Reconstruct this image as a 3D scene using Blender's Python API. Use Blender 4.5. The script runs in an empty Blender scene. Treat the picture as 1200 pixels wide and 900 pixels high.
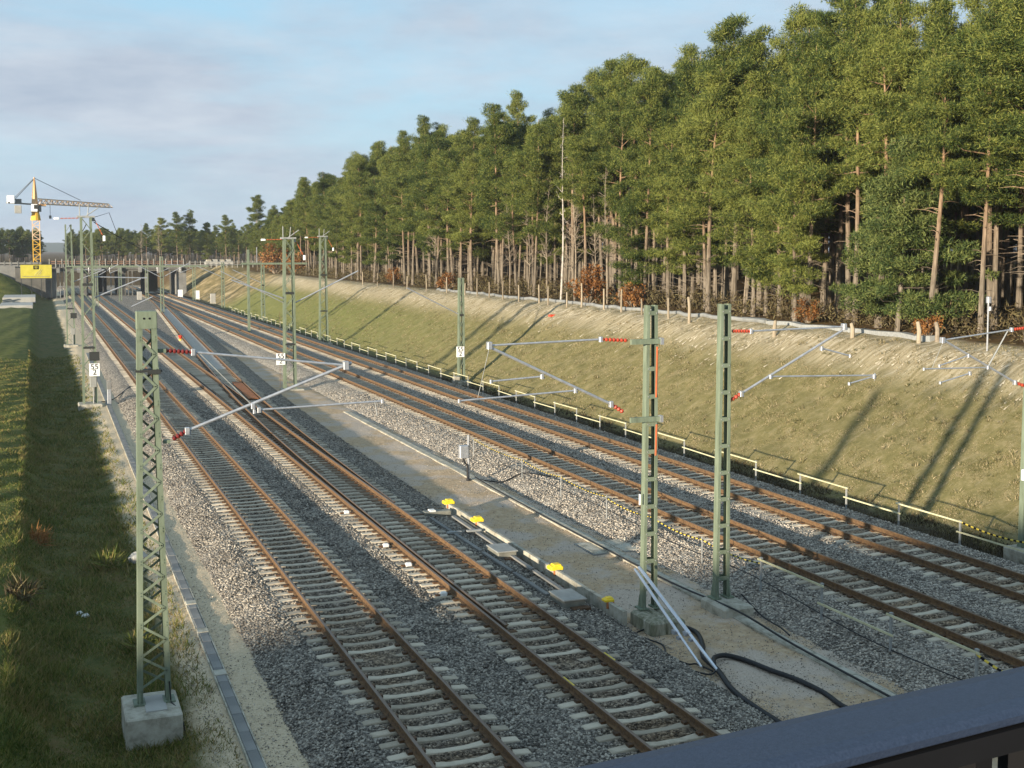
import bpy, math, random
import numpy as np
from mathutils import Vector, Matrix
R = math.radians
random.seed(7)
SC = bpy.context.scene
COL = SC.collection

# ------------------------------------------------------------------ camera, sky, sun, exposure
EYE = 9.183
cd = bpy.data.cameras.new('camera')
cam = bpy.data.objects.new('camera', cd); COL.objects.link(cam)
cam.location = (0, 0, EYE)
cam.rotation_euler = (R(86.0), 0, -0.37576)
cd.sensor_width = 36.0
cd.lens = 1410.2 / 1200 * 36
cd.shift_y = -58.6 / 1200
cd.clip_start = 0.05; cd.clip_end = 12000
SC.camera = cam

SUN_AZ = R(60)          # light travels toward (+sin, +cos)
SUN_EL = R(7.5)
sl = bpy.data.lights.new('sun', 'SUN'); sl.energy = 5.0; sl.angle = R(1.0); sl.color = (1.0, 0.87, 0.68)
sun = bpy.data.objects.new('sun', sl); COL.objects.link(sun)
sun.location = (-40, -30, 40)
_d = Vector((math.sin(SUN_AZ)*math.cos(SUN_EL), math.cos(SUN_AZ)*math.cos(SUN_EL), -math.sin(SUN_EL)))
sun.rotation_euler = _d.to_track_quat('-Z', 'Y').to_euler()

SC.view_settings.view_transform = 'Standard'
SC.view_settings.look = 'None'
SC.view_settings.exposure = 1.08
SC.view_settings.gamma = 1.0

w = bpy.data.worlds.new('World'); SC.world = w; w.use_nodes = True
nt = w.node_tree; nt.nodes.clear()
def N(t, tree=None, **kw):
    n = (tree or nt).nodes.new(t)
    for k, v in kw.items(): setattr(n, k, v)
    return n
out = N('ShaderNodeOutputWorld'); bg = N('ShaderNodeBackground')
sky = N('ShaderNodeTexSky', sky_type='NISHITA', sun_disc=False)
sky.sun_elevation = SUN_EL
sky.sun_rotation = SUN_AZ + math.pi       # the sun stands behind the camera, to the left
sky.air_density = 1.0; sky.dust_density = 0.6; sky.ozone_density = 1.2
tc = N('ShaderNodeTexCoord'); mp = N('ShaderNodeMapping')
mp.inputs['Scale'].default_value = (1.3, 1.3, 5.0)
nz = N('ShaderNodeTexNoise'); nz.inputs['Scale'].default_value = 2.4; nz.inputs['Detail'].default_value = 9; nz.inputs['Roughness'].default_value = 0.58
nz.inputs['Distortion'].default_value = 0.35
cr = N('ShaderNodeValToRGB'); cr.color_ramp.elements[0].position = 0.36; cr.color_ramp.elements[1].position = 0.66
cr.color_ramp.elements[0].color = (0.05,)*3 + (1,); cr.color_ramp.elements[1].color = (0.92,)*3 + (1,)
nz2 = N('ShaderNodeTexNoise'); nz2.inputs['Scale'].default_value = 6.0; nz2.inputs['Detail'].default_value = 8; nz2.inputs['Roughness'].default_value = 0.6
cl = N('ShaderNodeValToRGB')
cl.color_ramp.elements[0].position = 0.3; cl.color_ramp.elements[0].color = (2.75, 3.3, 4.05, 1)
cl.color_ramp.elements[1].position = 0.75; cl.color_ramp.elements[1].color = (4.0, 4.45, 5.0, 1)
clear = N('ShaderNodeMix', data_type='RGBA'); clear.inputs[0].default_value = 0.68
clear.inputs[7].default_value = (2.75, 4.9, 6.6, 1)
mix = N('ShaderNodeMix', data_type='RGBA')
L = nt.links.new
L(tc.outputs['Generated'], mp.inputs[0]); L(mp.outputs[0], nz.inputs['Vector']); L(nz.outputs[0], cr.inputs[0])
L(mp.outputs[0], nz2.inputs['Vector']); L(nz2.outputs[0], cl.inputs[0])
# clouds thicken toward the horizon
sx = N('ShaderNodeSeparateXYZ'); mr = N('ShaderNodeMapRange')
mr.inputs[1].default_value = 0.0; mr.inputs[2].default_value = 0.22; mr.inputs[3].default_value = 0.45; mr.inputs[4].default_value = 0.0
ad = N('ShaderNodeMath', operation='ADD', use_clamp=True)
L(tc.outputs['Generated'], sx.inputs[0]); L(sx.outputs[2], mr.inputs[0]); L(mr.outputs[0], ad.inputs[0]); L(cr.outputs[0], ad.inputs[1])
L(sky.outputs[0], clear.inputs[6])
L(clear.outputs[2], mix.inputs[6]); L(cl.outputs[0], mix.inputs[7]); L(ad.outputs[0], mix.inputs[0])
L(mix.outputs[2], bg.inputs[0]); L(bg.outputs[0], out.inputs[0])
bg.inputs[1].default_value = 0.078

# ------------------------------------------------------------------ materials
def _ramp(tree, cols):
    r = tree.nodes.new('ShaderNodeValToRGB'); e = r.color_ramp.elements
    n = len(cols)
    for i, c in enumerate(cols):
        if isinstance(c[0], tuple): pos, c = c[1], c[0]
        else: pos = 0.3 + 0.4*i/max(1, n-1)
        el = e[i] if i < 2 else e.new(pos)
        el.position = pos; el.color = (*c, 1)
    return r
def mat(name, cols, scale=6.0, rough=0.7, metal=0.0, bump=0.0, bscale=None, stretch=None, island=0.0, detail=6, spec=0.3, objrand=0.0):
    """noise-driven colour; cols is one colour or a list of them"""
    m = bpy.data.materials.new(name); m.use_nodes = True
    t = m.node_tree; b = t.nodes['Principled BSDF']
    b.inputs['Roughness'].default_value = rough; b.inputs['Metallic'].default_value = metal
    b.inputs['Specular IOR Level'].default_value = spec
    if isinstance(cols, tuple): cols = [tuple(x*0.86 for x in cols), tuple(min(1, x*1.14) for x in cols)]
    tcn = t.nodes.new('ShaderNodeTexCoord'); mpn = t.nodes.new('ShaderNodeMapping')
    if stretch: mpn.inputs['Scale'].default_value = stretch
    n = t.nodes.new('ShaderNodeTexNoise'); n.inputs['Scale'].default_value = scale; n.inputs['Detail'].default_value = detail
    n.inputs['Roughness'].default_value = 0.65
    r = _ramp(t, cols)
    t.links.new(tcn.outputs['Object'], mpn.inputs[0]); t.links.new(mpn.outputs[0], n.inputs['Vector'])
    src = n.outputs[0]
    if island or objrand:
        g = t.nodes.new('ShaderNodeNewGeometry') if island else t.nodes.new('ShaderNodeObjectInfo')
        ma = t.nodes.new('ShaderNodeMath'); ma.operation = 'MULTIPLY_ADD'
        s2 = t.nodes.new('ShaderNodeMath'); s2.operation = 'SUBTRACT'; s2.inputs[1].default_value = 0.5
        t.links.new(g.outputs['Random Per Island' if island else 'Random'], s2.inputs[0])
        t.links.new(s2.outputs[0], ma.inputs[0]); ma.inputs[1].default_value = island or objrand
        t.links.new(src, ma.inputs[2]); src = ma.outputs[0]
    t.links.new(src, r.inputs[0]); t.links.new(r.outputs[0], b.inputs['Base Color'])
    if bump:
        n2 = t.nodes.new('ShaderNodeTexNoise'); n2.inputs['Scale'].default_value = bscale or scale*4; n2.inputs['Detail'].default_value = 5
        bp = t.nodes.new('ShaderNodeBump'); bp.inputs['Strength'].default_value = 1.0; bp.inputs['Distance'].default_value = bump
        t.links.new(mpn.outputs[0], n2.inputs['Vector']); t.links.new(n2.outputs[0], bp.inputs['Height'])
        t.links.new(bp.outputs[0], b.inputs['Normal'])
    return m
M = {}
M['rail_rust'] = mat('rail_rust', [(0.065,0.039,0.022),(0.125,0.073,0.036),(0.185,0.11,0.05)], 9, 0.85, bump=0.003, bscale=60)
M['rail_head'] = mat('rail_head', [(0.12,0.085,0.062),(0.20,0.15,0.115)], 6, 0.5, 0.3, stretch=(3,0.4,3))
M['concrete'] = mat('sleeper_concrete', [(0.31,0.265,0.20),(0.50,0.435,0.335)], 5, 0.85, bump=0.004, bscale=40, objrand=0.6)
M['clip'] = mat('rail_clip', [(0.035,0.025,0.018),(0.14,0.07,0.03)], 20, 0.7)
M['found'] = mat('foundation_concrete', [(0.17,0.155,0.115),(0.36,0.335,0.27),(0.46,0.435,0.365)], 3.0, 0.9, bump=0.006, bscale=25)
M['found_moss'] = mat('mossy_concrete', [(0.075,0.085,0.04),(0.22,0.21,0.15),(0.40,0.38,0.31)], 3.0, 0.9, bump=0.006, bscale=25, stretch=(3,3,0.6))
M['mast'] = mat('mast_green_paint', [((0.13,0.10,0.07),0.27),((0.118,0.145,0.10),0.36),((0.165,0.20,0.142),0.55),((0.20,0.235,0.17),0.72)], 2.2, 0.6, bump=0.001, bscale=30, stretch=(3,3,0.5), detail=9)
M['mast_dark'] = mat('mast_dark_strap', (0.03,0.032,0.03), 4, 0.6)
M['galv'] = mat('galvanised_steel', [(0.32,0.33,0.35),(0.52,0.53,0.55)], 8, 0.45, 0.6)
M['galv_dull'] = mat('dull_galvanised_steel', [(0.22,0.225,0.22),(0.36,0.37,0.36)], 8, 0.7, 0.2)
M['insul'] = mat('insulator_red', [(0.26,0.028,0.016),(0.46,0.07,0.03)], 12, 0.45)
M['insul_dark'] = mat('insulator_dark_red', [(0.09,0.012,0.012),(0.17,0.022,0.02)], 12, 0.4)
M['rod_orange'] = mat('rod_orange', (0.42,0.10,0.035), 8, 0.6)
M['white'] = mat('white_paint', (0.78,0.78,0.76), 4, 0.5)
M['black'] = mat('black_paint_and_shade', (0.008,0.008,0.009), 4, 0.8, spec=0.12)  # real black parts, and the shade painted on the near handrail's side
M['hose'] = mat('black_hose', (0.016,0.016,0.017), 10, 0.55, bump=0.004, bscale=60)
M['cream'] = mat('cream_bar', [(0.42,0.40,0.24),(0.60,0.57,0.38)], 2.0, 0.6)
M['yellow'] = mat('yellow_plastic', [(0.68,0.47,0.02),(0.85,0.62,0.04)], 6, 0.45)
M['dyellow'] = mat('chain_yellow', (0.62,0.46,0.06), 6, 0.6)
M['banner'] = mat('banner_yellow', [(0.42,0.36,0.04),(0.56,0.49,0.07)], 0.8, 0.55)
M['crane_y'] = mat('crane_yellow', [(0.62,0.34,0.03),(0.75,0.45,0.06)], 2, 0.55)
M['crane_o'] = mat('crane_orange', [(0.62,0.33,0.13),(0.72,0.43,0.2)], 2, 0.55)
M['crane_p'] = mat('crane_pale', [(0.60,0.40,0.24),(0.70,0.52,0.36)], 2, 0.6)
M['box_grey'] = mat('box_grey', [(0.20,0.205,0.19),(0.30,0.30,0.28)], 4, 0.55)
M['lid'] = mat('machine_lid', [(0.13,0.13,0.11),(0.22,0.215,0.18)], 4, 0.6)
M['rust_plate'] = mat('rust_plate', [(0.22,0.075,0.025),(0.32,0.12,0.04)], 1.2, 0.8)
M['wood_post'] = mat('pale_post', [(0.19,0.155,0.11),(0.33,0.275,0.20)], 3, 0.85, stretch=(6,6,0.8), objrand=0.4)
M['wood_brown'] = mat('brown_board', [(0.10,0.06,0.04),(0.20,0.115,0.075)], 2, 0.85, objrand=0.5)
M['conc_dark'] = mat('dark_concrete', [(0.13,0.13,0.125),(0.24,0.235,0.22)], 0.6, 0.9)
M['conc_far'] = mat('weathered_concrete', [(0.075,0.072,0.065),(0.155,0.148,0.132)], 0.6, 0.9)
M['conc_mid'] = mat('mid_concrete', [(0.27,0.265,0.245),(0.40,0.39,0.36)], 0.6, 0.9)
M['tarp'] = mat('pale_tube', [(0.17,0.175,0.17),(0.27,0.275,0.265)], 1.2, 0.7, bump=0.02, bscale=3)
M['handrail'] = mat('handrail_blue_black', [(0.012,0.020,0.042),(0.020,0.032,0.062),(0.030,0.044,0.078)], 260, 0.5, bump=0.0004, bscale=500, spec=0.5)  # blue in this base colour stands for sky light on the top
M['bridge'] = mat('bridge_concrete', (0.33,0.32,0.30), 1.2, 0.9, bump=0.004)
M['pine_bark'] = None
M['birch'] = mat('pale_bark', [(0.16,0.13,0.10),(0.40,0.365,0.32),(0.50,0.465,0.42)], 5, 0.8, stretch=(1,1,0.5))
M['dead_wood'] = mat('dead_wood', [(0.16,0.125,0.09),(0.30,0.25,0.19)], 5, 0.85)
M['red'] = mat('red_plastic', (0.60,0.05,0.02), 8, 0.5)
M['rock'] = mat('white_rock', (0.68,0.67,0.64), 8, 0.8)

# bark: grey-brown plates low on the stem, orange flaking bark higher up (its own colour by height)
m = bpy.data.materials.new('pine_bark'); m.use_nodes = True; t = m.node_tree; b = t.nodes['Principled BSDF']
tcn = N('ShaderNodeTexCoord', t); sxn = N('ShaderNodeSeparateXYZ', t); nn = N('ShaderNodeTexNoise', t); mpn = N('ShaderNodeMapping', t)
mpn.inputs['Scale'].default_value = (5, 5, 0.9); nn.inputs['Scale'].default_value = 1.6; nn.inputs['Detail'].default_value = 6
lo = _ramp(t, [(0.085,0.070,0.052),(0.22,0.185,0.145)]); hi = _ramp(t, [(0.16,0.10,0.058),(0.32,0.21,0.13)])
mrn = N('ShaderNodeMapRange', t); mrn.inputs[1].default_value = 3.0; mrn.inputs[2].default_value = 10.0
mxn = N('ShaderNodeMix', t, data_type='RGBA')
t.links.new(tcn.outputs['Object'], mpn.inputs[0]); t.links.new(mpn.outputs[0], nn.inputs['Vector'])
t.links.new(nn.outputs[0], lo.inputs[0]); t.links.new(nn.outputs[0], hi.inputs[0])
t.links.new(tcn.outputs['Object'], sxn.inputs[0]); t.links.new(sxn.outputs[2], mrn.inputs[0])
t.links.new(mrn.outputs[0], mxn.inputs[0]); t.links.new(lo.outputs[0], mxn.inputs[6]); t.links.new(hi.outputs[0], mxn.inputs[7])
t.links.new(mxn.outputs[2], b.inputs['Base Color']); b.inputs['Roughness'].default_value = 0.9; b.inputs['Specular IOR Level'].default_value = 0.1
M['pine_bark'] = m

def leaf_mat(name, cols, trans=0.3, island=0.5, objr=0.25, nscale=0.9):
    m = bpy.data.materials.new(name); m.use_nodes = True; t = m.node_tree; b = t.nodes['Principled BSDF']
    b.inputs['Roughness'].default_value = 0.65; b.inputs['Specular IOR Level'].default_value = 0.2
    g = N('ShaderNodeNewGeometry', t); oi = N('ShaderNodeObjectInfo', t); tcn = N('ShaderNodeTexCoord', t)
    n = N('ShaderNodeTexNoise', t); n.inputs['Scale'].default_value = nscale; n.inputs['Detail'].default_value = 4
    r = _ramp(t, cols)
    a1 = N('ShaderNodeMath', t, operation='MULTIPLY_ADD'); a2 = N('ShaderNodeMath', t, operation='MULTIPLY_ADD')
    a3 = N('ShaderNodeMath', t, operation='ADD'); a3.inputs[1].default_value = -0.5*(island+objr)
    a1.inputs[1].default_value = island; a2.inputs[1].default_value = objr
    t.links.new(tcn.outputs['Object'], n.inputs['Vector']); t.links.new(n.outputs[0], a3.inputs[0])
    t.links.new(g.outputs['Random Per Island'], a1.inputs[0]); t.links.new(a3.outputs[0], a1.inputs[2])
    t.links.new(oi.outputs['Random'], a2.inputs[0]); t.links.new(a1.outputs[0], a2.inputs[2])
    t.links.new(a2.outputs[0], r.inputs[0]); t.links.new(r.outputs[0], b.inputs['Base Color'])
    if trans:
        tr = N('ShaderNodeBsdfTranslucent', t); ms = N('ShaderNodeMixShader', t); ms.inputs[0].default_value = trans
        o = t.nodes['Material Output']
        t.links.new(r.outputs[0], tr.inputs[0]); t.links.new(b.outputs[0], ms.inputs[1]); t.links.new(tr.outputs[0], ms.inputs[2])
        t.links.new(ms.outputs[0], o.inputs[0])
    return m
M['needles'] = leaf_mat('pine_needles', [(0.034,0.058,0.015),(0.105,0.140,0.030),(0.225,0.240,0.055)], trans=0.32, island=0.75, objr=0.35)
M['needles_blue'] = leaf_mat('dense_needles', [(0.036,0.062,0.018),(0.098,0.132,0.038),(0.185,0.21,0.062)])
M['oak_brown'] = leaf_mat('withered_leaves', [(0.13,0.05,0.014),(0.26,0.115,0.032),(0.34,0.17,0.06)])
M['twig_brown'] = leaf_mat('brown_twigs', [(0.045,0.034,0.018),(0.09,0.066,0.032),(0.12,0.10,0.045)], trans=0)
M['grass'] = leaf_mat('field_grass', [(0.070,0.095,0.017),(0.13,0.155,0.030),(0.19,0.18,0.046),(0.25,0.19,0.072)], trans=0.2, island=0.7, nscale=0.35, objr=0)
M['slope_grass'] = leaf_mat('slope_grass', [(0.080,0.076,0.024),(0.158,0.134,0.056),(0.235,0.19,0.10),(0.36,0.29,0.175)], trans=0.15, island=0.7, nscale=1.5, objr=0)
M['straw'] = leaf_mat('straw', [(0.24,0.20,0.12),(0.42,0.36,0.25),(0.56,0.49,0.37)], trans=0, island=0.7, nscale=1.0, objr=0)
M['stone'] = mat('ballast_stone', [((0.074,0.066,0.056),0.1),((0.185,0.164,0.138),0.4),((0.27,0.24,0.20),0.65),((0.48,0.43,0.355),0.97)], 1.0, 0.85, island=0.95)

# ------------------------------------------------------------------ mesh helper
class MB:
    def __init__(s): s.v = []; s.f = []; s.m = []
    def add(s, vs, fs, mi=0):
        k = len(s.v); s.v += [tuple(p) for p in vs]; s.f += [tuple(i+k for i in f) for f in fs]; s.m += [mi]*len(fs)
    def box(s, c, d, mi=0, rot=0.0, taper=1.0):
        x, y, z = d[0]/2, d[1]/2, d[2]/2; vs = []
        cr_, sr_ = math.cos(rot), math.sin(rot)
        for sz in (-1, 1):
            q = taper if sz > 0 else 1.0
            for sx_, sy_ in ((-1,-1),(1,-1),(1,1),(-1,1)):
                a, b_ = sx_*x*q, sy_*y*q
                vs.append((c[0]+a*cr_-b_*sr_, c[1]+a*sr_+b_*cr_, c[2]+sz*z))
        s.add(vs, [(3,2,1,0),(4,5,6,7),(0,1,5,4),(1,2,6,5),(2,3,7,6),(3,0,4,7)], mi)
    def bbox(s, c, d, bev=0.02, mi=0):
        """box with bevelled top and vertical edges"""
        x, y, z = d[0]/2, d[1]/2, d[2]/2
        def ring(h, ins):
            X, Y, b_ = x-ins, y-ins, bev
            return [(c[0]+a, c[1]+e, c[2]+h) for a, e in ((-X+b_,-Y),(X-b_,-Y),(X,-Y+b_),(X,Y-b_),(X-b_,Y),(-X+b_,Y),(-X,Y-b_),(-X,-Y+b_))]
        vs = ring(-z,0)+ring(z-bev,0)+ring(z,bev); fs = []
        for r_ in range(2):
            for i in range(8): fs.append((r_*8+i, r_*8+(i+1)%8, r_*8+8+(i+1)%8, r_*8+8+i))
        fs.append(tuple(range(16,24))); fs.append(tuple(range(7,-1,-1)))
        s.add(vs, fs, mi)
    def bar(s, p, q, w_, h_, mi=0, up=(0,0,1)):
        p, q = Vector(p), Vector(q); d = (q-p).normalized(); u = Vector(up)
        if abs(d.dot(u)) > 0.98: u = Vector((0,1,0))
        r_ = d.cross(u).normalized()*(w_/2); u = r_.cross(d).normalized()*(h_/2)
        vs = [a+sg for a in (p,q) for sg in (-r_-u, r_-u, r_+u, -r_+u)]
        s.add(vs, [(3,2,1,0),(4,5,6,7),(0,1,5,4),(1,2,6,5),(2,3,7,6),(3,0,4,7)], mi)
    def tube(s, pts, r_, n=8, mi=0, cap=True):
        pts = [Vector(p) for p in pts]; k = len(pts)
        rs = r_ if isinstance(r_, (list, tuple)) else [r_]*k
        rings = []; prev = None
        for i, p in enumerate(pts):
            d = (pts[min(k-1,i+1)]-pts[max(0,i-1)]).normalized()
            if prev is None:
                a = Vector((0,0,1)) if abs(d.z) < 0.9 else Vector((1,0,0))
                x_ = d.cross(a).normalized()
            else: x_ = (prev - d*prev.dot(d)).normalized()
            prev = x_; y_ = d.cross(x_)
            rings.append([p + (x_*math.cos(2*math.pi*j/n)+y_*math.sin(2*math.pi*j/n))*rs[i] for j in range(n)])
        vs = [v for r2 in rings for v in r2]; fs = []
        for i in range(k-1):
            for j in range(n): fs.append((i*n+j, i*n+(j+1)%n, (i+1)*n+(j+1)%n, (i+1)*n+j))
        if cap: fs.append(tuple(range(n-1,-1,-1))); fs.append(tuple((k-1)*n+j for j in range(n)))
        s.add(vs, fs, mi)
    def mesh(s, name, mats, smooth=False):
        me = bpy.data.meshes.new(name); me.from_pydata(s.v, [], s.f)
        for mm in (mats if isinstance(mats, (list, tuple)) else [mats]): me.materials.append(mm)
        if len(me.materials) > 1: me.polygons.foreach_set('material_index', s.m)
        if smooth: me.polygons.foreach_set('use_smooth', [True]*len(me.polygons))
        me.update(); return me
    def build(s, name, mats, parent=None, loc=(0,0,0), smooth=False):
        return link(name, s.mesh(name, mats, smooth), parent, loc)
def link(name, me, parent=None, loc=(0,0,0), rz=0.0, sc=None):
    o = bpy.data.objects.new(name, me); COL.objects.link(o); o.location = loc
    if rz: o.rotation_euler = (0,0,rz)
    if sc: o.scale = sc
    if parent: o.parent = parent
    return o
def np_mesh(name, V, F, mats):
    """V (n,3), F (m,k) arrays of equal-size faces"""
    me = bpy.data.meshes.new(name); n, k = F.shape
    me.vertices.add(len(V)); me.vertices.foreach_set('co', np.ascontiguousarray(V, np.float32).ravel())
    me.loops.add(n*k); me.loops.foreach_set('vertex_index', np.ascontiguousarray(F, np.int32).ravel())
    me.polygons.add(n); me.polygons.foreach_set('loop_start', np.arange(0, n*k, k, dtype=np.int32))
    try: me.polygons.foreach_set('loop_total', np.full(n, k, np.int32))
    except Exception: pass
    me.update(calc_edges=True); me.validate()
    for mm in (mats if isinstance(mats, (list, tuple)) else [mats]): me.materials.append(mm)
    return me
def tag(o, label, cat, group=None, kind=None):
    if label: o['label'] = label
    if cat: o['category'] = cat
    if group: o['group'] = group
    if kind: o['kind'] = kind
    return o
def thing(name, label, cat, loc=(0,0,0), group=None, rz=0.0):
    o = bpy.data.objects.new(name, None); COL.objects.link(o); o.location = loc; o.empty_display_size = 0.3
    if rz: o.rotation_euler = (0,0,rz)
    return tag(o, label, cat, group)
def text_mesh(txt, size, mat_, depth=0.004):
    cu = bpy.data.curves.new('lettering', 'FONT'); cu.body = txt; cu.size = size; cu.extrude = depth; cu.align_x = 'CENTER'; cu.space_line = 0.78
    cu.resolution_u = 3
    o = bpy.data.objects.new('tmp', cu); COL.objects.link(o)
    dg = bpy.context.evaluated_depsgraph_get(); me = bpy.data.meshes.new_from_object(o.evaluated_get(dg))
    bpy.data.objects.remove(o); me.name = 'lettering'; me.materials.clear(); me.materials.append(mat_); return me

# ------------------------------------------------------------------ layout
T1, T2, T3, T4 = 7.11, 11.09, 21.10, 25.06
GA = 0.753
S0 = 26.5                                   # turnout starts here
def off(y):                                 # diverging track's offset from T2
    s = y - S0
    if s <= 0: return 0.0
    if s < 65: return s*s/2400
    d = T3 - T2
    if s < 185: return 1.760 + (s-65)*0.05417
    s2 = 250 - s
    return d - max(0.0, s2)**2/2400
def slope_prof(pts, x):
    return np.interp(x, [p[0] for p in pts], [p[1] for p in pts])
PROF = [(-400,1.0),(-60,0.3),(-14,-0.05),(-2.2,-0.06),(-0.85,-0.16),(0.05,-0.86),(1.2,-0.95),(2.1,-0.92),(3.0,-0.66),(3.5,-0.59),(4.6,-0.58),
        (5.2,-0.62),(13.4,-0.58),(14.0,-0.5),(17.3,-0.48),(18.0,-0.56),(27.6,-0.7),(28.3,-0.85),(29.6,-0.92),(30.1,-0.75),
        (32,0.22),(38.6,3.95),(39.8,4.5),(41,4.72),(44,4.85),(60,5.4),(120,7),(400,9),(3000,9)]
def ground_z(x, y):
    x = np.asarray(x, float); y = np.asarray(y, float)
    z = slope_prof(PROF, x)
    # bridge approach embankments at the far end
    def bump(edge_x, sgn):
        dx = np.maximum(0, (x-edge_x)*sgn); dy = np.maximum(0, np.abs(y-269)-7)
        return 5.9 - np.hypot(dx, dy)/1.5
    z = np.where(y > 200, np.maximum(z, bump(-8.0, 1)), z)
    z = np.where(y > 200, np.maximum(z, bump(38.0, -1)), z)
    # far beyond the bridge the cutting runs out
    k = np.clip((y-330)/120, 0, 1)
    z = z*(1-k) + k*(5.0 + 0*z)
    return z
def sm(a, b_, x):
    t_ = np.clip((x-a)/(b_-a), 0, 1); return t_*t_*(3-2*t_)

# ------------------------------------------------------------------ ground sheet
def grid_mesh(name, xs, ys, zf, mats, rough=0.0, seed=1):
    X, Y = np.meshgrid(xs, ys); Z = zf(X, Y)
    if rough: Z = Z + np.random.default_rng(seed).normal(0, 1, Z.shape)*rough*np.clip((400-Y)/400, 0, 1)
    V = np.stack([X, Y, Z], -1).reshape(-1, 3); nx, ny = len(xs), len(ys)
    i = np.arange(nx-1)[None,:] + nx*np.arange(ny-1)[:,None]; i = i.ravel()
    F = np.stack([i, i+1, i+1+nx, i+nx], -1)
    me = np_mesh(name, V, F, mats); me.polygons.foreach_set('use_smooth', [True]*len(me.polygons)); return me
xs = np.concatenate([[-3000,-800,-200,-60,-30,-20,-14,-10,-7,-5], np.arange(-4, 4.8, 0.2), [5.2,7,9,11,13], np.arange(13.4,18.2,0.3), [20,23,26,27.6], np.arange(28,42,0.35), [43,45,48,52,58,66,80,110,200,500,1200,3000]])
ys = np.concatenate([[-120,-60,-30,-12,0,8], np.arange(14,100,0.4), np.arange(100,200,1.2), np.arange(200,330,2.5), [335,350,370,400,450,520,650,900,1400,2200,5000]])
def zone_mat():
    m = bpy.data.materials.new('ground'); m.use_nodes = True; t = m.node_tree; b = t.nodes['Principled BSDF']
    b.inputs['Roughness'].default_value = 0.95; b.inputs['Specular IOR Level'].default_value = 0.1
    LK = t.links.new
    tcn = N('ShaderNodeTexCoord', t); sx_ = N('ShaderNodeSeparateXYZ', t); LK(tcn.outputs['Object'], sx_.inputs[0])
    def noise(sc, st=(1,1,1), det=6, rg=0.62):
        mpn = N('ShaderNodeMapping', t); mpn.inputs['Scale'].default_value = st; LK(tcn.outputs['Object'], mpn.inputs[0])
        n = N('ShaderNodeTexNoise', t); n.inputs['Scale'].default_value = sc; n.inputs['Detail'].default_value = det; n.inputs['Roughness'].default_value = rg
        LK(mpn.outputs[0], n.inputs['Vector']); return n.outputs[0]
    def ramp(src, cols):
        r = _ramp(t, cols); LK(src, r.inputs[0]); return r.outputs[0]
    def step(src, a, w_):
        mr_ = N('ShaderNodeMapRange', t, interpolation_type='SMOOTHSTEP'); LK(src, mr_.inputs[0])
        mr_.inputs[1].default_value = a-w_; mr_.inputs[2].default_value = a+w_; return mr_.outputs[0]
    def mixc(f, a, b_):
        mx = N('ShaderNodeMix', t, data_type='RGBA')
        if isinstance(f, float): mx.inputs[0].default_value = f
        else: LK(f, mx.inputs[0])
        for k, s_ in ((6,a),(7,b_)):
            if isinstance(s_, tuple): mx.inputs[k].default_value = (*s_,1)
            else: LK(s_, mx.inputs[k])
        return mx.outputs[2]
    def mul(a, b_):
        q = N('ShaderNodeMath', t, operation='MULTIPLY'); LK(a, q.inputs[0])
        if isinstance(b_, float): q.inputs[1].default_value = b_
        else: LK(b_, q.inputs[1])
        return q.outputs[0]
    # wobbling x
    wob = N('ShaderNodeMath', t, operation='MULTIPLY_ADD'); LK(noise(0.9, det=5), wob.inputs[0]); wob.inputs[1].default_value = 1.3
    sub = N('ShaderNodeMath', t, operation='SUBTRACT'); LK(sx_.outputs[0], sub.inputs[0]); sub.inputs[1].default_value = 0.65
    LK(sub.outputs[0], wob.inputs[2]); X = wob.outputs[0]
    field = ramp(noise(1.1, det=8), [(0.055,0.055,0.017),(0.095,0.108,0.025),(0.15,0.135,0.042)])
    ditch = ramp(noise(1.6, det=8), [(0.05,0.058,0.018),(0.09,0.092,0.03),(0.14,0.10,0.045)])
    path = ramp(noise(14, det=9, rg=0.8), [(0.36,0.28,0.18),(0.52,0.42,0.285),(0.66,0.56,0.41)])
    gravelly = ramp(noise(24, det=8, rg=0.85), [(0.29,0.235,0.185),(0.46,0.38,0.305),(0.60,0.515,0.42)])
    sandy = ramp(noise(5, det=8, rg=0.7), [(0.34,0.24,0.145),(0.45,0.33,0.21),(0.54,0.42,0.28)])
    sand = mixc(step(noise(0.42, det=5), 0.50, 0.07), sandy, gravelly)
    gutter = ramp(noise(3, det=8), [(0.045,0.038,0.025),(0.085,0.07,0.045)])
    streak = noise(3.2, (0.22,1.5,0.22), det=7, rg=0.7)
    sl1 = ramp(noise(1.3, det=10, rg=0.78), [(0.095,0.090,0.032),(0.175,0.152,0.066),(0.28,0.23,0.125)])
    sl2 = mixc(mul(step(streak, 0.60, 0.05), 0.4), sl1, (0.30,0.25,0.16))
    bare = ramp(noise(2.6, (0.2,1.6,0.2), det=8, rg=0.7), [(0.15,0.125,0.065),(0.34,0.285,0.185),(0.58,0.51,0.39)])
    slope = mixc(step(X, 37.6, 1.5), sl2, bare)
    # greener toward the far end
    gy = N('ShaderNodeMapRange', t, interpolation_type='SMOOTHSTEP'); LK(sx_.outputs[1], gy.inputs[0]); gy.inputs[1].default_value = 70; gy.inputs[2].default_value = 150
    lower = N('ShaderNodeMath', t, operation='SUBTRACT'); lower.inputs[0].default_value = 1.0; LK(step(X, 36.6, 1.6), lower.inputs[1])
    slope = mixc(mul(mul(gy.outputs[0], lower.outputs[0]), 0.5), slope, ramp(noise(0.8), [(0.085,0.125,0.022),(0.14,0.165,0.036)]))
    fy = N('ShaderNodeMapRange', t, interpolation_type='SMOOTHSTEP'); LK(sx_.outputs[1], fy.inputs[0]); fy.inputs[1].default_value = 205; fy.inputs[2].default_value = 222
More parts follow.
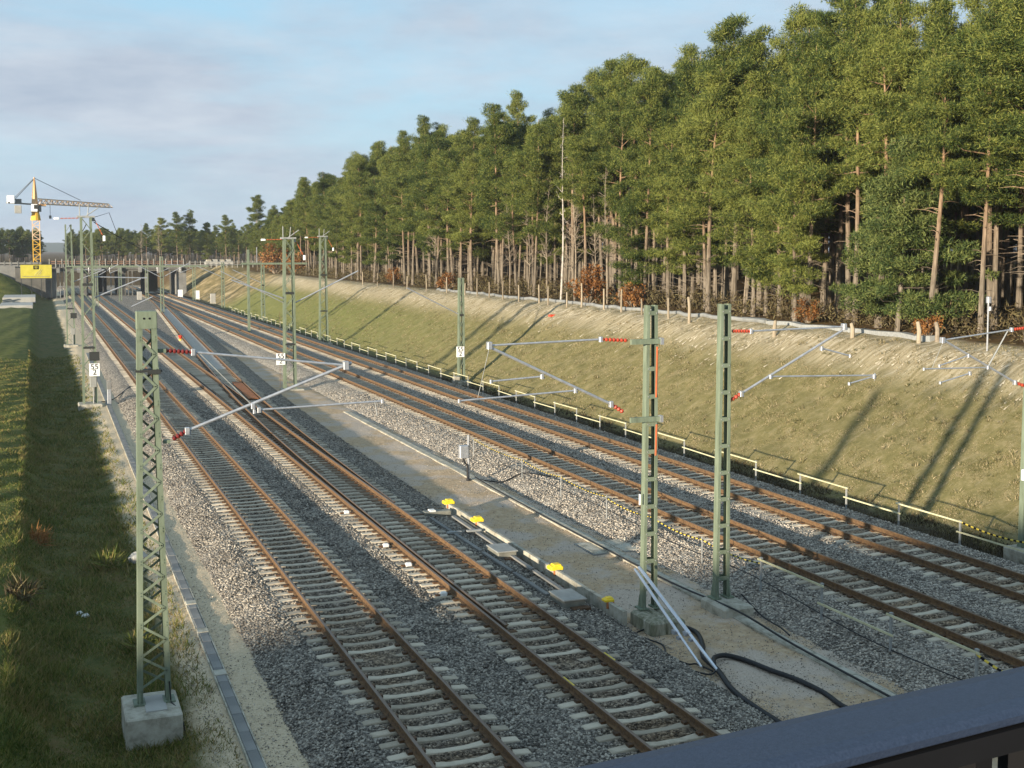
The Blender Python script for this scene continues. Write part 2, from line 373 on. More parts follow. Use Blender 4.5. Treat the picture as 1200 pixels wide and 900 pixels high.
    slope = mixc(fy.outputs[0], slope, ramp(noise(0.35, det=7), [(0.085,0.075,0.03),(0.19,0.15,0.075),(0.44,0.34,0.20)]))
    forest = ramp(noise(1.2, det=7), [(0.05,0.038,0.018),(0.12,0.07,0.03),(0.12,0.105,0.035)])
    c = mixc(step(X, -0.25, 0.5), field, ditch)
    c = mixc(step(X, 2.85, 0.35), c, path)
    c = mixc(step(X, 9.0, 1.0), c, sand)
    c = mixc(step(X, 22.0, 1.0), c, gutter)
    c = mixc(step(X, 29.7, 0.35), c, slope)
    c = mixc(step(X, 41.6, 0.8), c, forest)
    fy2 = N('ShaderNodeMapRange', t); LK(sx_.outputs[1], fy2.inputs[0]); fy2.inputs[1].default_value = 318; fy2.inputs[2].default_value = 335
    c = mixc(fy2.outputs[0], c, forest)
    LK(c, b.inputs['Base Color'])
    bp = N('ShaderNodeBump', t); bp.inputs['Distance'].default_value = 0.05; bp.inputs['Strength'].default_value = 0.8
    LK(noise(9, det=8, rg=0.75), bp.inputs['Height']); LK(bp.outputs[0], b.inputs['Normal'])
    return m
M['ground'] = zone_mat()
def ground_zz(X, Y):
    Z = ground_z(X, Y)
    lump = 0.05*np.sin(X*1.7+Y*0.6)*np.sin(Y*0.83-X*0.5) + 0.04*np.sin(X*3.1-Y*1.9)
    lump = lump*np.where((X > 3.3) & (X < 29.4), 0.25, np.where(X > 29.4, 1.0, 1.3))
    Z = Z + lump
    far = Y > 1500
    return np.where(far, 5.0, Z)
g = link('ground', grid_mesh('ground', xs, ys, ground_zz, M['ground'], 0.012)); tag(g, None, None, kind='structure')

# distant ridge
V = []; F = []
for i in range(61):
    a = -900 + i*45; h = 9*math.exp(-((a-120)/420)**2) + 2*math.sin(i*0.7) + 11
    V += [(a,2600,4.0),(a,2750,h*0.75+4),(a,2900,h+4),(a,3300,h+2)]
for i in range(60):
    for j in range(3): k = i*4+j; F.append((k, k+4, k+5, k+1))
hill = np_mesh('hill', np.array(V), np.array(F), mat('far_wood', [(0.03,0.045,0.02),(0.06,0.07,0.03)], 0.02, 0.95))
tag(link('hill', hill), None, None, kind='structure')

# ------------------------------------------------------------------ ballast
def ballast_mat(k=1.0):
    m = bpy.data.materials.new('ballast'); m.use_nodes = True; t = m.node_tree; b = t.nodes['Principled BSDF']
    b.inputs['Roughness'].default_value = 0.9; b.inputs['Specular IOR Level'].default_value = 0.15
    tcn = N('ShaderNodeTexCoord', t); v1 = N('ShaderNodeTexVoronoi', t); v1.inputs['Scale'].default_value = 15
    n1 = N('ShaderNodeTexNoise', t); n1.inputs['Scale'].default_value = 0.7; n1.inputs['Detail'].default_value = 4
    for q in (v1, n1): t.links.new(tcn.outputs['Object'], q.inputs['Vector'])
    sp = N('ShaderNodeSeparateColor', t); t.links.new(v1.outputs['Color'], sp.inputs[0])
    ma = N('ShaderNodeMath', t, operation='MULTIPLY_ADD'); t.links.new(n1.outputs[0], ma.inputs[0]); ma.inputs[1].default_value = 0.35; 
    t.links.new(sp.outputs[0], ma.inputs[2])
    r = _ramp(t, [(tuple(q*k for q in c_), p_) for c_, p_ in (((0.060,0.053,0.046),0.15),((0.155,0.138,0.118),0.5),((0.25,0.222,0.185),0.85),((0.40,0.36,0.30),1.15))])
    r.color_ramp.elements[-1].position = 1.0
    t.links.new(ma.outputs[0], r.inputs[0]); t.links.new(r.outputs[0], b.inputs['Base Color'])
    bp = N('ShaderNodeBump', t); bp.inputs['Distance'].default_value = 0.07; bp.inputs['Strength'].default_value = 1.0; bp.invert = True
    t.links.new(v1.outputs['Distance'], bp.inputs['Height']); t.links.new(bp.outputs[0], b.inputs['Normal'])
    return m
M['ballast'] = ballast_mat(); M['ballast_pale'] = ballast_mat(1.3)
def bal_a(y):      # profile of the left pair's bed at y
    o = off(y); e = 13.75 + o
    return [(4.45,-0.72),(4.6,-0.56),(5.35,-0.27),(5.6,-0.235),(8.6,-0.235),(9.1,-0.29),(9.6,-0.235),(12.5,-0.235),(12.55+o*0.98,-0.245),(13.15+o,-0.265),(e+0.02,-0.43),(e+0.2,-0.72)]
def bal_b(y):
    return [(17.45,-0.72),(17.6,-0.52),(18.9,-0.29),(19.35,-0.235),(22.6,-0.235),(23.1,-0.29),(23.6,-0.235),(26.9,-0.235),(27.4,-0.30),(28.1,-0.72),(28.2,-0.85)]
rng = np.random.default_rng(3)
def bed(name, prof, ys_):
    V = []; F = []; k = len(prof(50))
    for y in ys_:
        for (x, z) in prof(y): V.append((x + (rng.normal(0,0.03) if y < 120 else 0), y, z + (rng.normal(0,0.012) if y < 120 else 0)))
    for i in range(len(ys_)-1):
        for j in range(k-1): a = i*k+j; F.append((a, a+1, a+1+k, a+k))
    tag(link(name, np_mesh(name, np.array(V), np.array(F), M['ballast' if prof is bal_a else 'ballast_pale'])), None, None, kind='structure')
yb = np.concatenate([np.arange(6,100,0.5), np.arange(100,340,3)])
bed('ballast_bed', bal_a, yb); bed('ballast_bed', bal_b, yb)

M['stone_pale'] = mat('pale_ballast_stone', [((0.12,0.106,0.09),0.1),((0.25,0.222,0.187),0.4),((0.36,0.32,0.267),0.65),((0.58,0.51,0.42),0.97)], 1.0, 0.85, island=0.95)
def stones(n, name, gen, smin, smax, seed, mt='stone'):
    r_ = np.random.default_rng(seed)
    P = gen(r_, n); n = len(P)
    base = np.array([(1,0,0),(-0.9,0.15,0),(0.1,1,0),(-0.1,-0.9,0.1),(0.1,0,0.85),(0,0.1,-0.8)], float)
    F0 = np.array([(0,2,4),(2,1,4),(1,3,4),(3,0,4),(2,0,5),(1,2,5),(3,1,5),(0,3,5)])
    J = base[None]*(1 + r_.normal(0,0.22,(n,6,1))) + r_.normal(0,0.16,(n,6,3))
    s_ = r_.uniform(smin, smax, (n,1,1))*0.5*np.array([1.15,0.85,0.75])
    J = J*s_
    a = r_.uniform(0, 6.283, n); ca, sa = np.cos(a), np.sin(a)
    tl = r_.normal(0, 0.6, n); ct, st = np.cos(tl), np.sin(tl)
    x, y, z = J[...,0], J[...,1]*ct[:,None]-J[...,2]*st[:,None], J[...,1]*st[:,None]+J[...,2]*ct[:,None]
    V = np.stack([x*ca[:,None]-y*sa[:,None], x*sa[:,None]+y*ca[:,None], z], -1) + P[:,None,:]
    F = (F0[None] + 6*np.arange(n)[:,None,None]).reshape(-1,3)
    return tag(link(name, np_mesh(name, V.reshape(-1,3), F, M[mt])), None, None, kind='stuff')
def ysample(r_, n, y0, y1):     # density falling with distance
    u = r_.uniform(0,1,n); a = y0**-0.6; b_ = y1**-0.6
    return (a + (b_-a)*u)**(-1/0.6)
def gen_bed(prof, x0, x1, y0, y1, rails):
    def g_(r_, n):
        y = ysample(r_, n, y0, y1); x = r_.uniform(x0, x1, n); o = np.array([off(q) for q in y])
        if prof is bal_a: x = np.where(x > 12.5, 12.5+(x-12.5)*(1+np.minimum(o,3)/1.3), x)
        z = np.array([np.interp(a, [p[0] for p in prof(b_)], [p[1] for p in prof(b_)]) for a, b_ in zip(x, y)])
        ok = z > -0.66
        for c_ in rails:       # keep the sleepers and rails clear
            ph = np.mod(y-SL0, 0.6); onsl = (np.abs(x-c_) < 1.33) & ((ph < 0.19) | (ph > 0.41))
            onr = (np.abs(np.abs(x-c_)-GA) < 0.12)
            ok &= ~(onsl | onr)
        ok &= ~((x > T2-1.3) & (x < T2+1.3+o) & (y > S0) & (np.abs(x-T2) > 0) & ((np.mod(y-SL0,0.6) < 0.19) | (np.mod(y-SL0,0.6) > 0.41)) & (o < 3)) if prof is bal_a else True
        return np.stack([x, y, z+r_.uniform(-0.012,0.022,n)], -1)[ok]
    return g_
SL0 = 9.0
stones(122000, 'ballast_stones', gen_bed(bal_a, 4.5, 13.9, 19, 80, (T1, T2)), 0.044, 0.098, 5)
stones(104000, 'ballast_stones', gen_bed(bal_b, 17.5, 28.1, 19, 80, (T3, T4)), 0.046, 0.100, 6, 'stone_pale')
# loose stones strewn over path and sand
def gen_strew(r_, n):
    y = ysample(r_, n, 19, 70); q = r_.uniform(0,1,n); x = np.where(q < 0.35, r_.uniform(2.9,4.6,n), np.where(q < 0.5, 13.95+np.abs(r_.normal(0,0.3,n)), np.where(q < 0.65, 17.6-np.abs(r_.normal(0,0.3,n)), r_.uniform(14,17.5,n))))
    return np.stack([x, y, ground_zz(x, y)+0.01], -1)
stones(22000, 'loose_stones', gen_strew, 0.012, 0.045, 8, 'stone_pale')

# ------------------------------------------------------------------ tracks
RP = [(-0.075,-0.172),(0.075,-0.172),(0.075,-0.158),(0.012,-0.140),(0.010,-0.052),(0.036,-0.040),(0.036,-0.006),(0.028,0.0),(-0.028,0.0),(-0.036,-0.006),(-0.036,-0.040),(-0.010,-0.052),(-0.012,-0.140),(-0.075,-0.158)]
def rail(parent, xf, ys_, z0=0.0, name='rail', prof=RP):
    b_ = MB(); k = len(prof); vs = []; fs = []; mi = []
    for y in ys_:
        x = xf(y)
        vs += [(x+p[0], y, p[1]+z0) for p in prof]
    for i in range(len(ys_)-1):
        for j in range(k):
            fs.append((i*k+j, i*k+(j+1)%k, (i+1)*k+(j+1)%k, (i+1)*k+j)); mi.append(1 if j in (6,7,8) else 0)
    fs.append(tuple(range(k))[::-1]); fs.append(tuple((len(ys_)-1)*k+j for j in range(k))); mi += [0,0]
    b_.v, b_.f, b_.m = vs, fs, mi
    return b_.build(name, [M['rail_rust'], M['rail_head']], parent)
def sleeper_mesh(half=1.3, clips=(-GA, GA), long=False):
    b_ = MB()
    # cross sections along the length: (x, half width, top z)
    if long: sec = [(-half,0.15,-0.195),(-half+0.03,0.15,-0.19),(half-0.03,0.15,-0.19),(half,0.15,-0.195)]
    else: sec = [(-1.3,0.145,-0.225),(-1.27,0.15,-0.212),(-0.98,0.15,-0.192),(-0.55,0.145,-0.190),(-0.25,0.115,-0.222),(0.25,0.115,-0.222),(0.55,0.145,-0.190),(0.98,0.15,-0.192),(1.27,0.15,-0.212),(1.3,0.145,-0.225)]
    vs = []
    for x, h, z in sec: vs += [(x,-h,-0.40),(x,-h*0.72,z-0.012),(x,-h*0.62,z),(x,h*0.62,z),(x,h*0.72,z-0.012),(x,h,-0.40)]
    fs = []
    for i in range(len(sec)-1):
        for j in range(5): a = i*6+j; fs.append((a, a+6, a+7, a+1))
    fs.append((0,1,2,3,4,5)); k = (len(sec)-1)*6; fs.append((k+5,k+4,k+3,k+2,k+1,k))
    b_.add(vs, fs)
    if long and half < 1.95:
        for c_ in clips: b_.box((c_+(0.12 if c_ < 0 else -0.12),0,-0.181), (0.62,0.17,0.022), 2)
    for c_ in clips:
        for sg in (-1,1): b_.box((c_+sg*0.125,0,-0.165), (0.10,0.13,0.055), 1)
    me = b_.mesh('sleeper', [M['concrete'], M['clip'], M['rail_rust']]); return me
SLM = sleeper_mesh()
def track(cx, y0, y1, label, skip=None, nearest=0.0, group='main railway tracks'):
    t_ = thing('railway_track', label, 'railway track', (cx, 0, 0), group)
    yr = np.concatenate([np.arange(y0, y1, 4.0), [y1]])
    for sg in (-1,1): rail(t_, lambda y, s_=sg: s_*GA, yr)
    n = 0; rest = []
    i0 = math.ceil((y0-SL0)/0.6); i1 = int((y1-SL0)/0.6)
    for i in range(i0, i1):
        y = SL0 + i*0.6
        if skip and skip(y): continue
        if n < 285 and y > nearest:
            link('sleeper', SLM, t_, (random.uniform(-0.012,0.012), y+random.uniform(-0.01,0.01), random.uniform(-0.004,0.003)), random.uniform(-0.006,0.006)); n += 1
        else: rest.append(y)
    b_ = MB()
    for y in rest:
        b_.box((0,y,-0.30), (2.6,0.22,0.20)); 
    if rest: tag(b_.build('sleeper_run', M['concrete'], t_), None, None, kind='stuff')
    return t_
turn_y = lambda y: S0+0.3 < y and off(y) < 2.75
track(T1, 12, 318, 'leftmost railway track, the plain line beside the gravel path and grass ditch', nearest=18)
track(T2, 12, 318, 'second railway track from the left, the one the turnout branches off', skip=turn_y, nearest=18)
track(T3, 14, 318, 'third railway track from the left, just right of the sandy strip', nearest=17)
track(T4, 16, 318, 'farthest railway track, running along the foot of the grassy slope', nearest=20)
# turnout
tn = thing('turnout', 'branching turnout track curving right from the second track to the third', 'railway turnout', (T2,0,0))
ys_c = np.concatenate([np.arange(S0+0.5, S0+80, 1.0), np.arange(S0+80, S0+246, 3.0)])
def o_left(y): s = y-S0; return off(y) + 0.165*max(0.0, 1-s/34.0)
bl = ys_c[ys_c < S0+246]
rail(tn, lambda y: -GA + o_left(y), bl[bl < S0+34], 0.003, 'switch_blade')
rail(tn, lambda y: -GA + off(y), np.concatenate([[S0+33.9], bl[(bl > S0+34) & (off(150) > 0)]]), 0.003, 'rail')
rail(tn, lambda y: GA + off(y), bl[bl > S0+14.5], 0.003, 'rail')
i = 0; y = SL0
cache = {}
while y < S0+246:
    o = off(y)
    if turn_y(y):
        key = round(o/0.15)
        if key not in cache:
            oo = key*0.15; cache[key] = sleeper_mesh(1.3+oo/2, (-GA-oo/2, GA-oo/2) if oo < 0.3 else (-GA-oo/2, GA-oo/2, -GA+oo/2, GA+oo/2), long=True)
        link('sleeper', cache[key], tn, (key*0.075, y, 0)); i += 1
    elif y > S0 and o < 7.5 and i < 295:
        link('sleeper', SLM, tn, (o, y, 0.002)); i += 1
    y += 0.6
# check rail, rust cover plate, closures
cb = MB(); cb.bar((-GA+0.09,78,-0.03),(-GA+0.09,92,-0.03),0.05,0.12); cb.build('check_rail', M['black'], tn)
cb = MB(); cb.bar((GA+off(75.5)-0.42,75.5,-0.10),(GA+off(85.5)-0.42,85.5,-0.10),0.62,0.05); cb.build('cover_plate', M['rust_plate'], tn)
# paint marks on the rail head and white weights at the left rail
cb = MB(); cb.box((-GA,22.9,0.004),(0.035,0.55,0.006)); cb.build('paint_mark', M['dyellow'], tn)
cb = MB(); cb.box((GA,24.0,0.004),(0.035,0.55,0.006)); cb.build('paint_mark', M['dyellow'], tn)

V = []; F = []; ysg = np.arange(96, 200, 2.0)
for y in ysg:
    for dx in (-0.64,0.0,0.64): V.append((T2+off(y)+dx+rng.normal(0,0.02), y, -0.178+rng.normal(0,0.004)-(0.05 if dx < -1 else 0)))
for i in range(len(ysg)-1):
    for j in range(2): a = i*3+j; F.append((a,a+1,a+4,a+3))
tag(link('gravel_strip', np_mesh('gravel_strip', np.array(V), np.array(F), mat('pale_gravel', [(0.22,0.20,0.17),(0.40,0.37,0.325),(0.58,0.54,0.48)], 14, 0.95, bump=0.01, bscale=30))), None, None, kind='structure')

def dust(m, centres, tint=(0.80,0.66,0.52)):
    t = m.node_tree; b = t.nodes['Principled BSDF']; src = b.inputs['Base Color'].links[0].from_socket
    tcn = N('ShaderNodeTexCoord', t); sp = N('ShaderNodeSeparateXYZ', t); t.links.new(tcn.outputs['Object'], sp.inputs[0])
    nz_ = N('ShaderNodeTexNoise', t); nz_.inputs['Scale'].default_value = 0.6; nz_.inputs['Detail'].default_value = 5; t.links.new(tcn.outputs['Object'], nz_.inputs['Vector'])
    last = None
    for c_ in centres:
        s_ = N('ShaderNodeMath', t, operation='SUBTRACT'); t.links.new(sp.outputs[0], s_.inputs[0]); s_.inputs[1].default_value = c_
        a_ = N('ShaderNodeMath', t, operation='ABSOLUTE'); t.links.new(s_.outputs[0], a_.inputs[0])
        mr_ = N('ShaderNodeMapRange', t, interpolation_type='SMOOTHSTEP'); t.links.new(a_.outputs[0], mr_.inputs[0])
        mr_.inputs[1].default_value = 0.75; mr_.inputs[2].default_value = 1.25; mr_.inputs[3].default_value = 1; mr_.inputs[4].default_value = 0
        if last is None: last = mr_.outputs[0]
        else:
            mx_ = N('ShaderNodeMath', t, operation='MAXIMUM'); t.links.new(last, mx_.inputs[0]); t.links.new(mr_.outputs[0], mx_.inputs[1]); last = mx_.outputs[0]
    ml = N('ShaderNodeMath', t, operation='MULTIPLY'); t.links.new(last, ml.inputs[0])
    k_ = N('ShaderNodeMapRange', t); t.links.new(nz_.outputs[0], k_.inputs[0]); k_.inputs[1].default_value = 0.3; k_.inputs[2].default_value = 0.65; k_.inputs[3].default_value = 0.25; k_.inputs[4].default_value = 1.0
    t.links.new(k_.outputs[0], ml.inputs[1])
    mx = N('ShaderNodeMix', t, data_type='RGBA', blend_type='MULTIPLY'); t.links.new(ml.outputs[0], mx.inputs[0]); t.links.new(src, mx.inputs[6]); mx.inputs[7].default_value = (*tint,1)
    t.links.new(mx.outputs[2], b.inputs['Base Color'])
for q, cs_ in (('ballast',(T1,T2)),('stone',(T1,T2)),('ballast_pale',(T3,T4)),('stone_pale',(T3,T4))): dust(M[q], cs_)

# ------------------------------------------------------------------ point machines, rods, conduit by the turnout
def gz(x, y): return float(ground_zz(np.array([x]), np.array([y]))[0])
def point_machine(x, y, label, big=1.0):
    r_ = thing('point_machine', label, 'point machine', (x, y, -0.2), 'point machines by the turnout')
    b_ = MB(); b_.bbox((0,0,0.02),(0.62*big,0.95*big,0.26), 0.03); b_.build('casing', M['lid'], r_)
    b_ = MB(); b_.bbox((0,0,0.165),(0.68*big,1.02*big,0.035), 0.012); b_.build('lid', M['box_grey'], r_)
    b_ = MB(); b_.box((0.34*big,-0.1,0.03),(0.04,0.45,0.16)); b_.build('end_plate', M['galv_dull'], r_)
    b_ = MB()
    for d in (-0.18, 0.0, 0.18): b_.bar((-0.3,d,-0.04),(T2-x+GA+0.1 if x > T2 else 0.3,d,-0.05),0.045,0.03)
    b_.build('throw_rod', M['clip'], r_)
    b_ = MB(); b_.box((0.1,-0.62,-0.04),(0.5,0.22,0.07)); b_.build('foot', M['clip'], r_)
    return r_
point_machine(13.0, 28.9, 'flat grey point machine box beside the turnout tip, nearest the bridge')
point_machine(13.2, 34.3, 'flat grey point machine box halfway along the row of yellow capped conduit')
r_ = thing('point_detector', 'low grey detector bar box beyond the point machines, below the far yellow cap', 'point machine', (13.05,40.4,-0.2))
b_ = MB(); b_.bbox((0,0,0.03),(1.0,0.35,0.16),0.03); b_.build('casing', M['lid'], r_)
b_ = MB(); b_.box((-0.75,0,0),(0.6,0.18,0.08)); b_.build('rod_cover', M['clip'], r_)
b_ = MB(); b_.box((-0.18,0,0.13),(0.2,0.3,0.05)); b_.build('bracket', M['rock'], r_)
for k, (x0, y0, x1, y1, lb) in enumerate([(12.72,29.6,12.62,39.9,'long thin grey channel beside the turnout rail, the one nearer the rail'),(13.28,29.6,13.45,39.9,'long thin grey channel beside the turnout rail, the one nearer the white kerb')]):
    r_ = thing('rod_channel', lb, 'channel', (0,0,-0.19), 'rod channels by the turnout')
    for j in range(4):
        a = j/4; c = (j+0.93)/4
        b_ = MB(); b_.bar((x0+(x1-x0)*a, y0+(y1-y0)*a, 0),(x0+(x1-x0)*c, y0+(y1-y0)*c, 0),0.12,0.06); b_.build('cover', M['conc_dark'], r_)
    b_ = MB(); b_.box(((x0+x1)/2,(y0+y1)/2+2.6,0.02),(0.5,0.12,0.06)); b_.build('cross_plate', M['galv_dull'], r_)
for k, (y, lb) in enumerate([(30.6,'nearest of the four small white blocks on sleeper ends left of the turnout'),(33.9,'second of the four small white blocks left of the turnout, counted from the near end'),(36.4,'third of the four small white blocks left of the turnout, counted from the near end'),(41.6,'farthest of the four small white blocks on sleeper ends left of the turnout')]):
    b_ = MB(); b_.bbox((0,0,0.05),(0.20,0.16,0.10),0.03); b_.box((-0.16,0,0.02),(0.14,0.08,0.05),1)
    tag(b_.build('rail_weight', [M['rock'], M['clip']], None, (T2-GA-0.27,y,-0.19)), lb, 'block', 'white blocks by the turnout')
# pale kerb with yellow caps
r_ = thing('conduit_kerb', 'pale concrete kerb conduit along the edge of the sandy strip beside the turnout', 'kerb', (13.86,0,-0.5))
for j in range(14):
    y0 = 27.2 + j*1.03
    b_ = MB(); b_.bbox((random.uniform(-0.008,0.008), y0+0.51, 0.105),(0.12,1.024,0.60),0.012); b_.build('kerb_stone', M['found'], r_)
for y, s_, lb in [(41.5,1.0,'farthest yellow cap on the pale kerb'),(38.4,1.0,'yellow cap on the pale kerb, second from the far end'),(31.7,1.0,'yellow cap on the pale kerb beside the point machines'),(28.2,0.7,'small yellow cap on the kerb end by the mossy mast foundation')]:
    c_ = thing('warning_marker', lb, 'marker', (13.86,y,-0.10), 'yellow caps on the kerb')
    b_ = MB(); b_.bbox((0,0,0.045),(0.40*s_,0.36*s_,0.11*s_),0.03); b_.bbox((0.03,0,0.115*s_),(0.24*s_,0.26*s_,0.06),0.015); b_.build('cap', M['yellow'], c_)
    b_ = MB(); b_.tube([(-0.05,-0.10,0.0),(-0.08,-0.15,-0.16)],0.04,6); b_.tube([(0.09,-0.10,0.0),(0.10,-0.15,-0.16)],0.04,6); b_.build('stem', M['rust_plate'], c_)

# ------------------------------------------------------------------ cable troughs
def trough(name, label, x0, x1, y0, y1, z, wd, step_, plates, lid):
    r_ = thing(name, label, 'cable trough', (0,0,0)); n = int((y1-y0)/step_)
    pool = {}
    rest = MB()
    for i in range(n):
        y = y0 + (i+0.5)*step_; x = x0 + (x1-x0)*(y-y0)/(y1-y0)
        if y < 62:
            if 'l' not in pool:
                b_ = MB(); b_.bbox((0,0,0),(wd,step_-0.014,0.09),0.012); pool['l'] = b_.mesh('lid', lid)
            link('lid', pool['l'], r_, (x+random.uniform(-0.006,0.006), y, z+random.uniform(-0.006,0.006)))
        else: rest.box((x,y,z),(wd,step_-0.02,0.09))
    if rest.v: tag(rest.build('lid_run', lid, r_), None, None, kind='stuff')
    for sg in (-1,1):
        b_ = MB(); b_.bar((x0+sg*(wd/2+0.024),y0,z-0.006),(x1+sg*(wd/2+0.024),y1,z-0.006),0.03,0.09); b_.build('side_wall', M['found'], r_)
    for yp in plates:
        x = x0 + (x1-x0)*(yp-y0)/(y1-y0)
        b_ = MB(); b_.bbox((x,yp,z+0.045),(wd+0.06,0.34,0.05),0.01); b_.build('cover_block', M['found'], r_)
trough('cable_trough', 'grey concrete cable trough with lids running along the left gravel path', 3.62, 4.25, 18, 120, -0.555, 0.22, 1.0, (27.6,30.9,33.5), M['conc_dark'])
trough('cable_trough', 'pale concrete cable trough along the right edge of the sandy strip', 16.95, 17.0, 18, 70, -0.475, 0.30, 1.0, (), M['found'])
r_ = thing('shaft_cover', 'square concrete shaft cover let into the sandy strip beside the trough', 'manhole cover', (17.3,34.85,-0.52))
for sx_ in (-0.52,0.52):
    b_ = MB(); b_.bbox((sx_,0,0.015),(0.98,1.45,0.09),0.015); b_.build('slab', M['found'], r_)
b_ = MB()
for a, c in (((0,-0.76,0.0),(2.16,0.07,0.08)),((0,0.76,0.0),(2.16,0.07,0.08)),((-1.05,0,0.0),(0.06,1.45,0.08)),((1.05,0,0.0),(0.06,1.45,0.08))): b_.box(a,c)
b_.build('frame', M['conc_dark'], r_)

# ------------------------------------------------------------------ catenary masts
def insulator(parent, p, q, mt, ribs=7, r_=0.05):
    p, q = Vector(p), Vector(q); b_ = MB(); pts = []; rs = []
    for i in range(ribs):
        for f_, k in ((0.0,0.45),(0.35,1.0),(0.65,1.0),(0.99,0.45)):
            pts.append(p+(q-p)*((i+f_)/ribs)); rs.append(r_*k)
    b_.tube(pts, rs, 8); return b_.build('insulator', mt, parent)
def tube(parent, name, pts, r_=0.027, mt=None, n=8):
    b_ = MB(); b_.tube(pts, r_, n); return b_.build(name, mt or M['galv'], parent)
def clamp(parent, p, s_=0.09):
    b_ = MB(); b_.bbox(p,(s_,s_*1.2,s_*1.5),0.012); b_.box((p[0]+s_*0.5,p[1],p[2]-s_*0.5),(s_*0.5,s_*0.7,s_*0.6)); return b_.build('clamp', M['galv'], parent)
def cantilever(root, o, ins_top, tip, ins_low, regs, extra=(), im=None, r_=0.03):
    """all points given in world (x, z) of the mast's own plane, o = root location"""
    def P(q): return (q[0]-o[0], 0.0 if len(q) < 3 else q[2], q[1]-o[2])
    im = im or M['insul']
    (a0, a1), (b0, b1) = ins_top, ins_low
    insulator(root, P(a0), P(a1), im); tube(root, 'top_tube', [P(a1), P(tip[0])], r_*0.85)
    insulator(root, P(b0), P(b1), im, 4, 0.055); tube(root, 'diagonal_tube', [P(b1), P(tip[1])], r_*1.15)
    clamp(root, P(tip[0]), 0.12); clamp(root, P(a1), 0.09); clamp(root, P(b1), 0.10)
    for p, q in regs:
        tube(root, 'registration_tube', [P(p), P(q)], r_*0.75); clamp(root, P(p), 0.08); clamp(root, P(q), 0.06)
    for p, q, rr in extra: tube(root, 'hanger_rod', [P(p), P(q)], rr, M['galv_dull'], 5)
def base_flares(root, xs_, d, z0):
    b_ = MB()
    for x in xs_:
        b_.box((x,0,z0+0.02),(0.24,d+0.14,0.04))
        for sg in (-1,1):
            b_.add([(x-0.02,sg*d/2,z0+0.04),(x+0.02,sg*d/2,z0+0.04),(x+0.02,sg*(d/2+0.07),z0+0.04),(x-0.02,sg*(d/2+0.07),z0+0.04),(x-0.02,sg*d/2,z0+0.35),(x+0.02,sg*d/2,z0+0.35)],[(0,1,2,3),(0,3,4),(1,5,2),(2,5,4,3),(0,4,5,1)])
    b_.build('base_plate', M['mast'], root)
def channel(root, x0, x1, H, wx, dy):
    """U-channel leg: web and two flanges"""
    b_ = MB(); sg = 1 if x0 < 0 else -1
    b_.bar((x0,0,0.03),(x1,0,H),0.02,dy, up=(0,1,0))
    for s_ in (-1,1): b_.bar((x0+sg*wx/2,s_*(dy/2-0.008),0.03),(x1+sg*wx/2,s_*(dy/2-0.008),H),wx,0.018, up=(0,1,0))
    return b_.build('channel', M['mast'], root)
def foundation(root, c, d, mt=None, bev=0.05):
    b_ = MB(); b_.bbox(c, d, bev); return b_.build('foundation', mt or M['found'], root)

# --- mast A: lattice mast on the left, near
oA = (2.07,25.77,-0.3); H = 8.22
A = thing('catenary_mast', 'tall green lattice mast on an angular concrete block by the ditch, nearest on the left', 'catenary mast', oA, 'catenary masts')
wb, wt, dy = 0.66, 0.36, 0.26
for s_ in (-1,1): channel(A, s_*wb/2, s_*wt/2, H, 0.10, dy)
nb = 11
for i in range(nb):
    z0 = 0.35 + (H-0.9)*i/nb; z1 = 0.35 + (H-0.9)*(i+1)/nb
    h0 = (wb+(wt-wb)*z0/H)/2-0.05; h1 = (wb+(wt-wb)*z1/H)/2-0.05; zm = (z0+z1)/2; hm = (h0+h1)/2
    for sy in (-1,1):
        k = 1 if sy < 0 else -1
        b_ = MB(); b_.bar((-k*h0,sy*(dy/2+0.008),z0),(k*hm,sy*(dy/2+0.008),zm),0.05,0.012, up=(0,1,0)); b_.build('brace', M['mast'], A)
        b_ = MB(); b_.bar((k*hm,sy*(dy/2+0.008),zm),(-k*h1,sy*(dy/2+0.008),z1),0.05,0.012, up=(0,1,0)); b_.build('brace', M['mast'], A)
b_ = MB(); b_.bbox((0,0,H-0.17),(wt+0.05,dy+0.05,0.36),0.012); b_.build('head_plate', M['mast'], A)
b_ = MB()
for x in (-0.055,0.055): b_.tube([(x,-dy/2-0.02,H-0.14),(x,-dy/2-0.032,H-0.14)],0.022,10)
b_.build('bolt_hole', M['black'], A)
b_ = MB(); b_.box((0.02,-0.02,7.0),(0.52,dy+0.06,0.045)); b_.box((0.12,-dy/2-0.06,6.985),(0.26,0.05,0.09)); b_.build('strap', M['mast_dark'], A)
b_ = MB()
for i in range(nb+1):
    z = 0.35+(H-0.9)*i/nb; h = (wb+(wt-wb)*z/H)/2-0.04
    for s_ in (-1,1): b_.box((s_*h,-dy/2-0.016,z),(0.11,0.010,0.13)); b_.tube([(s_*h,-dy/2-0.02,z-0.03),(s_*h,-dy/2-0.034,z-0.03)],0.014,6); b_.tube([(s_*h,-dy/2-0.02,z+0.03),(s_*h,-dy/2-0.034,z+0.03)],0.014,6)
b_.build('gusset_plate', M['mast'], A)
b_ = MB(); b_.tube([(0.30,-0.16,0.45),(0.32,-0.19,0.02),(0.42,-0.5,-0.02),(0.52,-0.62,-0.3),(0.55,-0.7,-0.5)],0.014,6); b_.build('earth_cable', M['hose'], A)
base_flares(A, (-wb/2+0.03, wb/2-0.03), dy, 0.0)
foundation(A, (-0.07,-0.15,-0.60), (1.12,1.5,1.2), M['found'], 0.03)
b_ = MB(); b_.box((0,-0.15,0.012),(0.42,0.9,0.03)); b_.build('grout_pad', M['conc_mid'], A)
